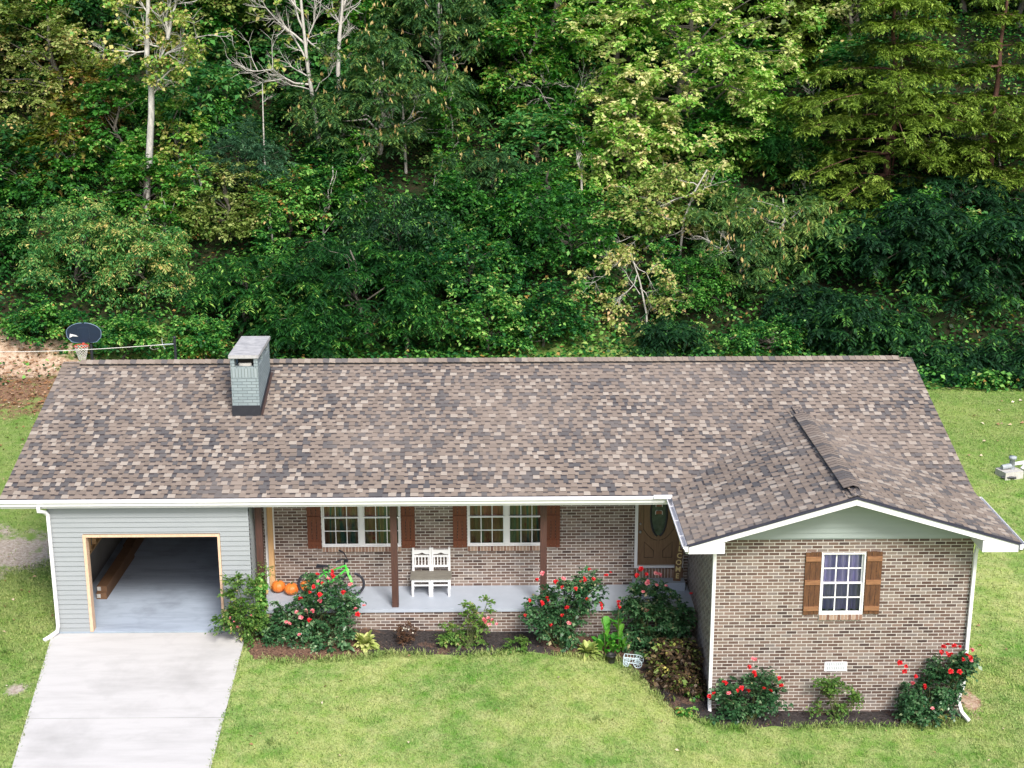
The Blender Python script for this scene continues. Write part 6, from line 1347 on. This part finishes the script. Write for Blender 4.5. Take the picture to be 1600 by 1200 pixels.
# --- slender saplings standing between the bigger trees
SAP = [(120, 300, 24, 80, 27, 'green', .5), (305, 300, 22, 70, 25.5, 'vine', .6), (262, 400, 30, 60, 24.5, 'maplegreen', .5), (425, 380, 22, 60, 25, 'vine', .55), (510, 330, 26, 85, 27, 'green', .35), (560, 300, 20, 60, 28, 'maplegreen', .45),
       (690, 330, 24, 80, 26.5, 'dark', .8), (800, 370, 26, 75, 25, 'vine', .5), (900, 300, 24, 80, 27.5, 'maplegreen', .5), (930, 430, 26, 60, 23, 'green', .45), (1120, 330, 24, 60, 27, 'green', .4), (1255, 300, 24, 70, 27.5, 'dark', .8), (700, 250, 26, 90, 29.5, 'maplegreen', .45), (1040, 440, 22, 60, 23.5, 'vine', .5)]
for i, (px, py, rx, rz, Y, mt_, tn) in enumerate(SAP):
    nm = {'green': 'mid-green', 'vine': 'vine-hung bright', 'maplegreen': 'yellow-green', 'dark': 'dark'}[mt_]
    tree(nm+' slender sapling '+('left of the chimney line' if px < 400 else 'behind the chimney side of the roof' if px < 600 else 'behind the middle of the roof' if px < 1000 else 'behind the right half of the roof')+', '+('high' if py < 310 else 'halfway up' if py < 380 else 'low')+' on the slope', px, py, rx, rz, Y, mt_, 500+i, n=34, L=.15, W=.10, tone=(tn, .22), r0=.045, low=.95, lt=.42, barkm='bareb', name='sapling', cat='sapling', group='slender saplings among the trees')
# --- filler copies further up and to the sides
rng = np.random.default_rng(900)
def proto(label, mat, seed, kind='broad', n=120, tone=(.35, .2), group=None, x=0, y=50, r=(2.6, 2.4, 2.6), h=5, L=.2, W=.14, name='tree'):
    b = np.array([x, y, gz(x, y)-.2]); r_ = np.random.default_rng(seed); t = empty(name, tuple(b), label, name, group); c = b+[0, 0, h]; C, d = shell(r_, n, c, np.array(r), .5)
    Q, T = spray(r_, C, 7, .65, 8, L, W, out=d*.6, tone=tone, jit=.04, ctone=r_.normal(0, .08, len(C))); wood(trunk_paths(r_, b, b+[.2, 0, h+r[2]*.6], .16, C, nb=12), MT['bark'], t); quads_object('crown', Q, T, LM[mat], t); return t
GB = 'trees filling the shaded back of the wood'
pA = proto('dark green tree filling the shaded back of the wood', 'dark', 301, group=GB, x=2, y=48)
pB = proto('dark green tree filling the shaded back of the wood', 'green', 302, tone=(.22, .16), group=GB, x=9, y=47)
for k in range(34):
    x = -22+k*1.95+rng.uniform(-.8, .8); y = (46, 50, 41.5)[k % 3]+rng.uniform(-1.5, 1.5)
    copy_tree(pA if k % 2 else pB, (x, y, gz(x, y)-.2), rng.uniform(0, 6.28), rng.uniform(.85, 1.3))
GS = 'trees at the sides of the wood outside the picture'
for k, (x, y) in enumerate([(-16, 28), (-19, 33), (-15, 38), (-18, 23), (35, 24), (37, 30), (34, 36), (38, 42), (-23, 28), (41, 27)]):
    copy_tree(pB if k % 2 else pA, (x, y, gz(x, y)-.2), rng.uniform(0, 6.28), rng.uniform(1., 1.4), 'dark green tree at the side of the wood', GS)
us = []
VAR = [('vine', (.50, .24), 'bright leafy bush'), ('green', (.45, .24), 'mid-green leafy bush'), ('willow', (.45, .22), 'greyish narrow-leaved bush'), ('autumn', (.40, .22), 'brown-tinged bush'), ('dark', (.65, .22), 'dark shade-toned bush')]
for k, (mat, tn, nm) in enumerate(VAR):
    us.append(proto(nm+' in the undergrowth of the wooded slope', mat, 310+k, n=42, tone=tn, group=nm+'es of the undergrowth', x=(3, 7, 11, -8, 19)[k], y=36, r=(1.1, .9, .8), h=.8, L=.15, W=.09, name='bush'))
for k in range(125):
    x, y = rng.uniform(-13, 33), 22+21*rng.random()**1.15
    kk = k % 5
    if kk == 0 and k % 2: kk = 4  # half the bright bushes become dark-leaved ones, painted-in shaded gaps
    if x > 15 and 25 < y < 33: continue
    if any(abs(x-q[0]) < q[1] and q[2] < y < q[3] for q in ((-6, 1.6, 21, 31), (-2.2, 1.9, 22.5, 29.5), (14.2, 2.2, 20, 25.5), (18.6, 3.6, 20.5, 24.5), (.6, 1.2, 24, 32), (5, 2.5, 26, 31), (13, 4, 26, 30.5))): continue
    if kk == 3 and x > -3: kk = (0, 1, 4)[k % 3]
    s_ = rng.uniform(.7, 1.5); o_ = copy_tree(us[kk], (x, y, gz(x, y)-.1), rng.uniform(0, 6.28), s_); o_.scale = (s_, s_, s_*rng.uniform(.8, 1.4))
ms = []
for k, (mat, tn, nm) in enumerate((('green', (.40, .22), 'mid-green understorey tree'), ('maplegreen', (.45, .22), 'yellow-green understorey tree'), ('dark', (.6, .22), 'dark understorey tree'), ('olive', (.36, .2), 'olive understorey tree'))):
    ms.append(proto(nm+' between the larger trees of the slope', mat, 330+k, n=80, tone=tn, group=nm+'s of the slope', x=0+k*5, y=39, r=(1.5, 1.4, 2.0), h=2.8, L=.16, W=.11, name='tree'))
for k in range(46):
    x, y = -12+46*((k*.618) % 1)+rng.uniform(-.5, .5), rng.uniform(34.5, 43)
    if x > 15 and y < 37: y += 4
    if k % 3 == 0: k = 2  # every third tree takes the dark leaf colour for painted-in gaps
    copy_tree(ms[k % 4], (x, y, gz(x, y)-.1), rng.uniform(0, 6.28), rng.uniform(.7, 1.3))
# ground vines and seedlings carpeting the slope: uncountable
n = 120000
x = rng.uniform(-15, 35, n); y = hstart(x)-1.2+27*rng.random(n)**1.5; z = g(x, y)+rng.random(n)**1.5*.6; a = rng.uniform(0, 6.28, n); cl = _n2(x, y, 1.4, 5)
k = (cl+rng.normal(0, .5, n) > -.8) & ~((y < hstart(x)+.3) & (rng.random(n) < .5)) & ~((pd(x, y, PATCH[0][0]) < 1.3) & (rng.random(n) < .93)); x, y, z, a, cl = x[k], y[k], z[k], a[k], cl[k]; n = len(x)
ax = nz(np.stack([np.cos(a), np.sin(a), rng.normal(-.1, .3, n)], -1)); nn = nz(np.stack([rng.normal(0, .45, n), rng.normal(-.25, .45, n), np.ones(n)], -1))
tag(quads_object('ground_vines', leaves(np.stack([x, y, z], -1), ax, nn, .17*rng.uniform(.6, 1.4, n), .12*rng.uniform(.6, 1.4, n), .15), np.clip(rng.normal(.42, .24, n)+.12*cl, 0, 1), LM['vine']), 'tangle of vines and seedlings carpeting the wooded slope', 'vines', kind='stuff')
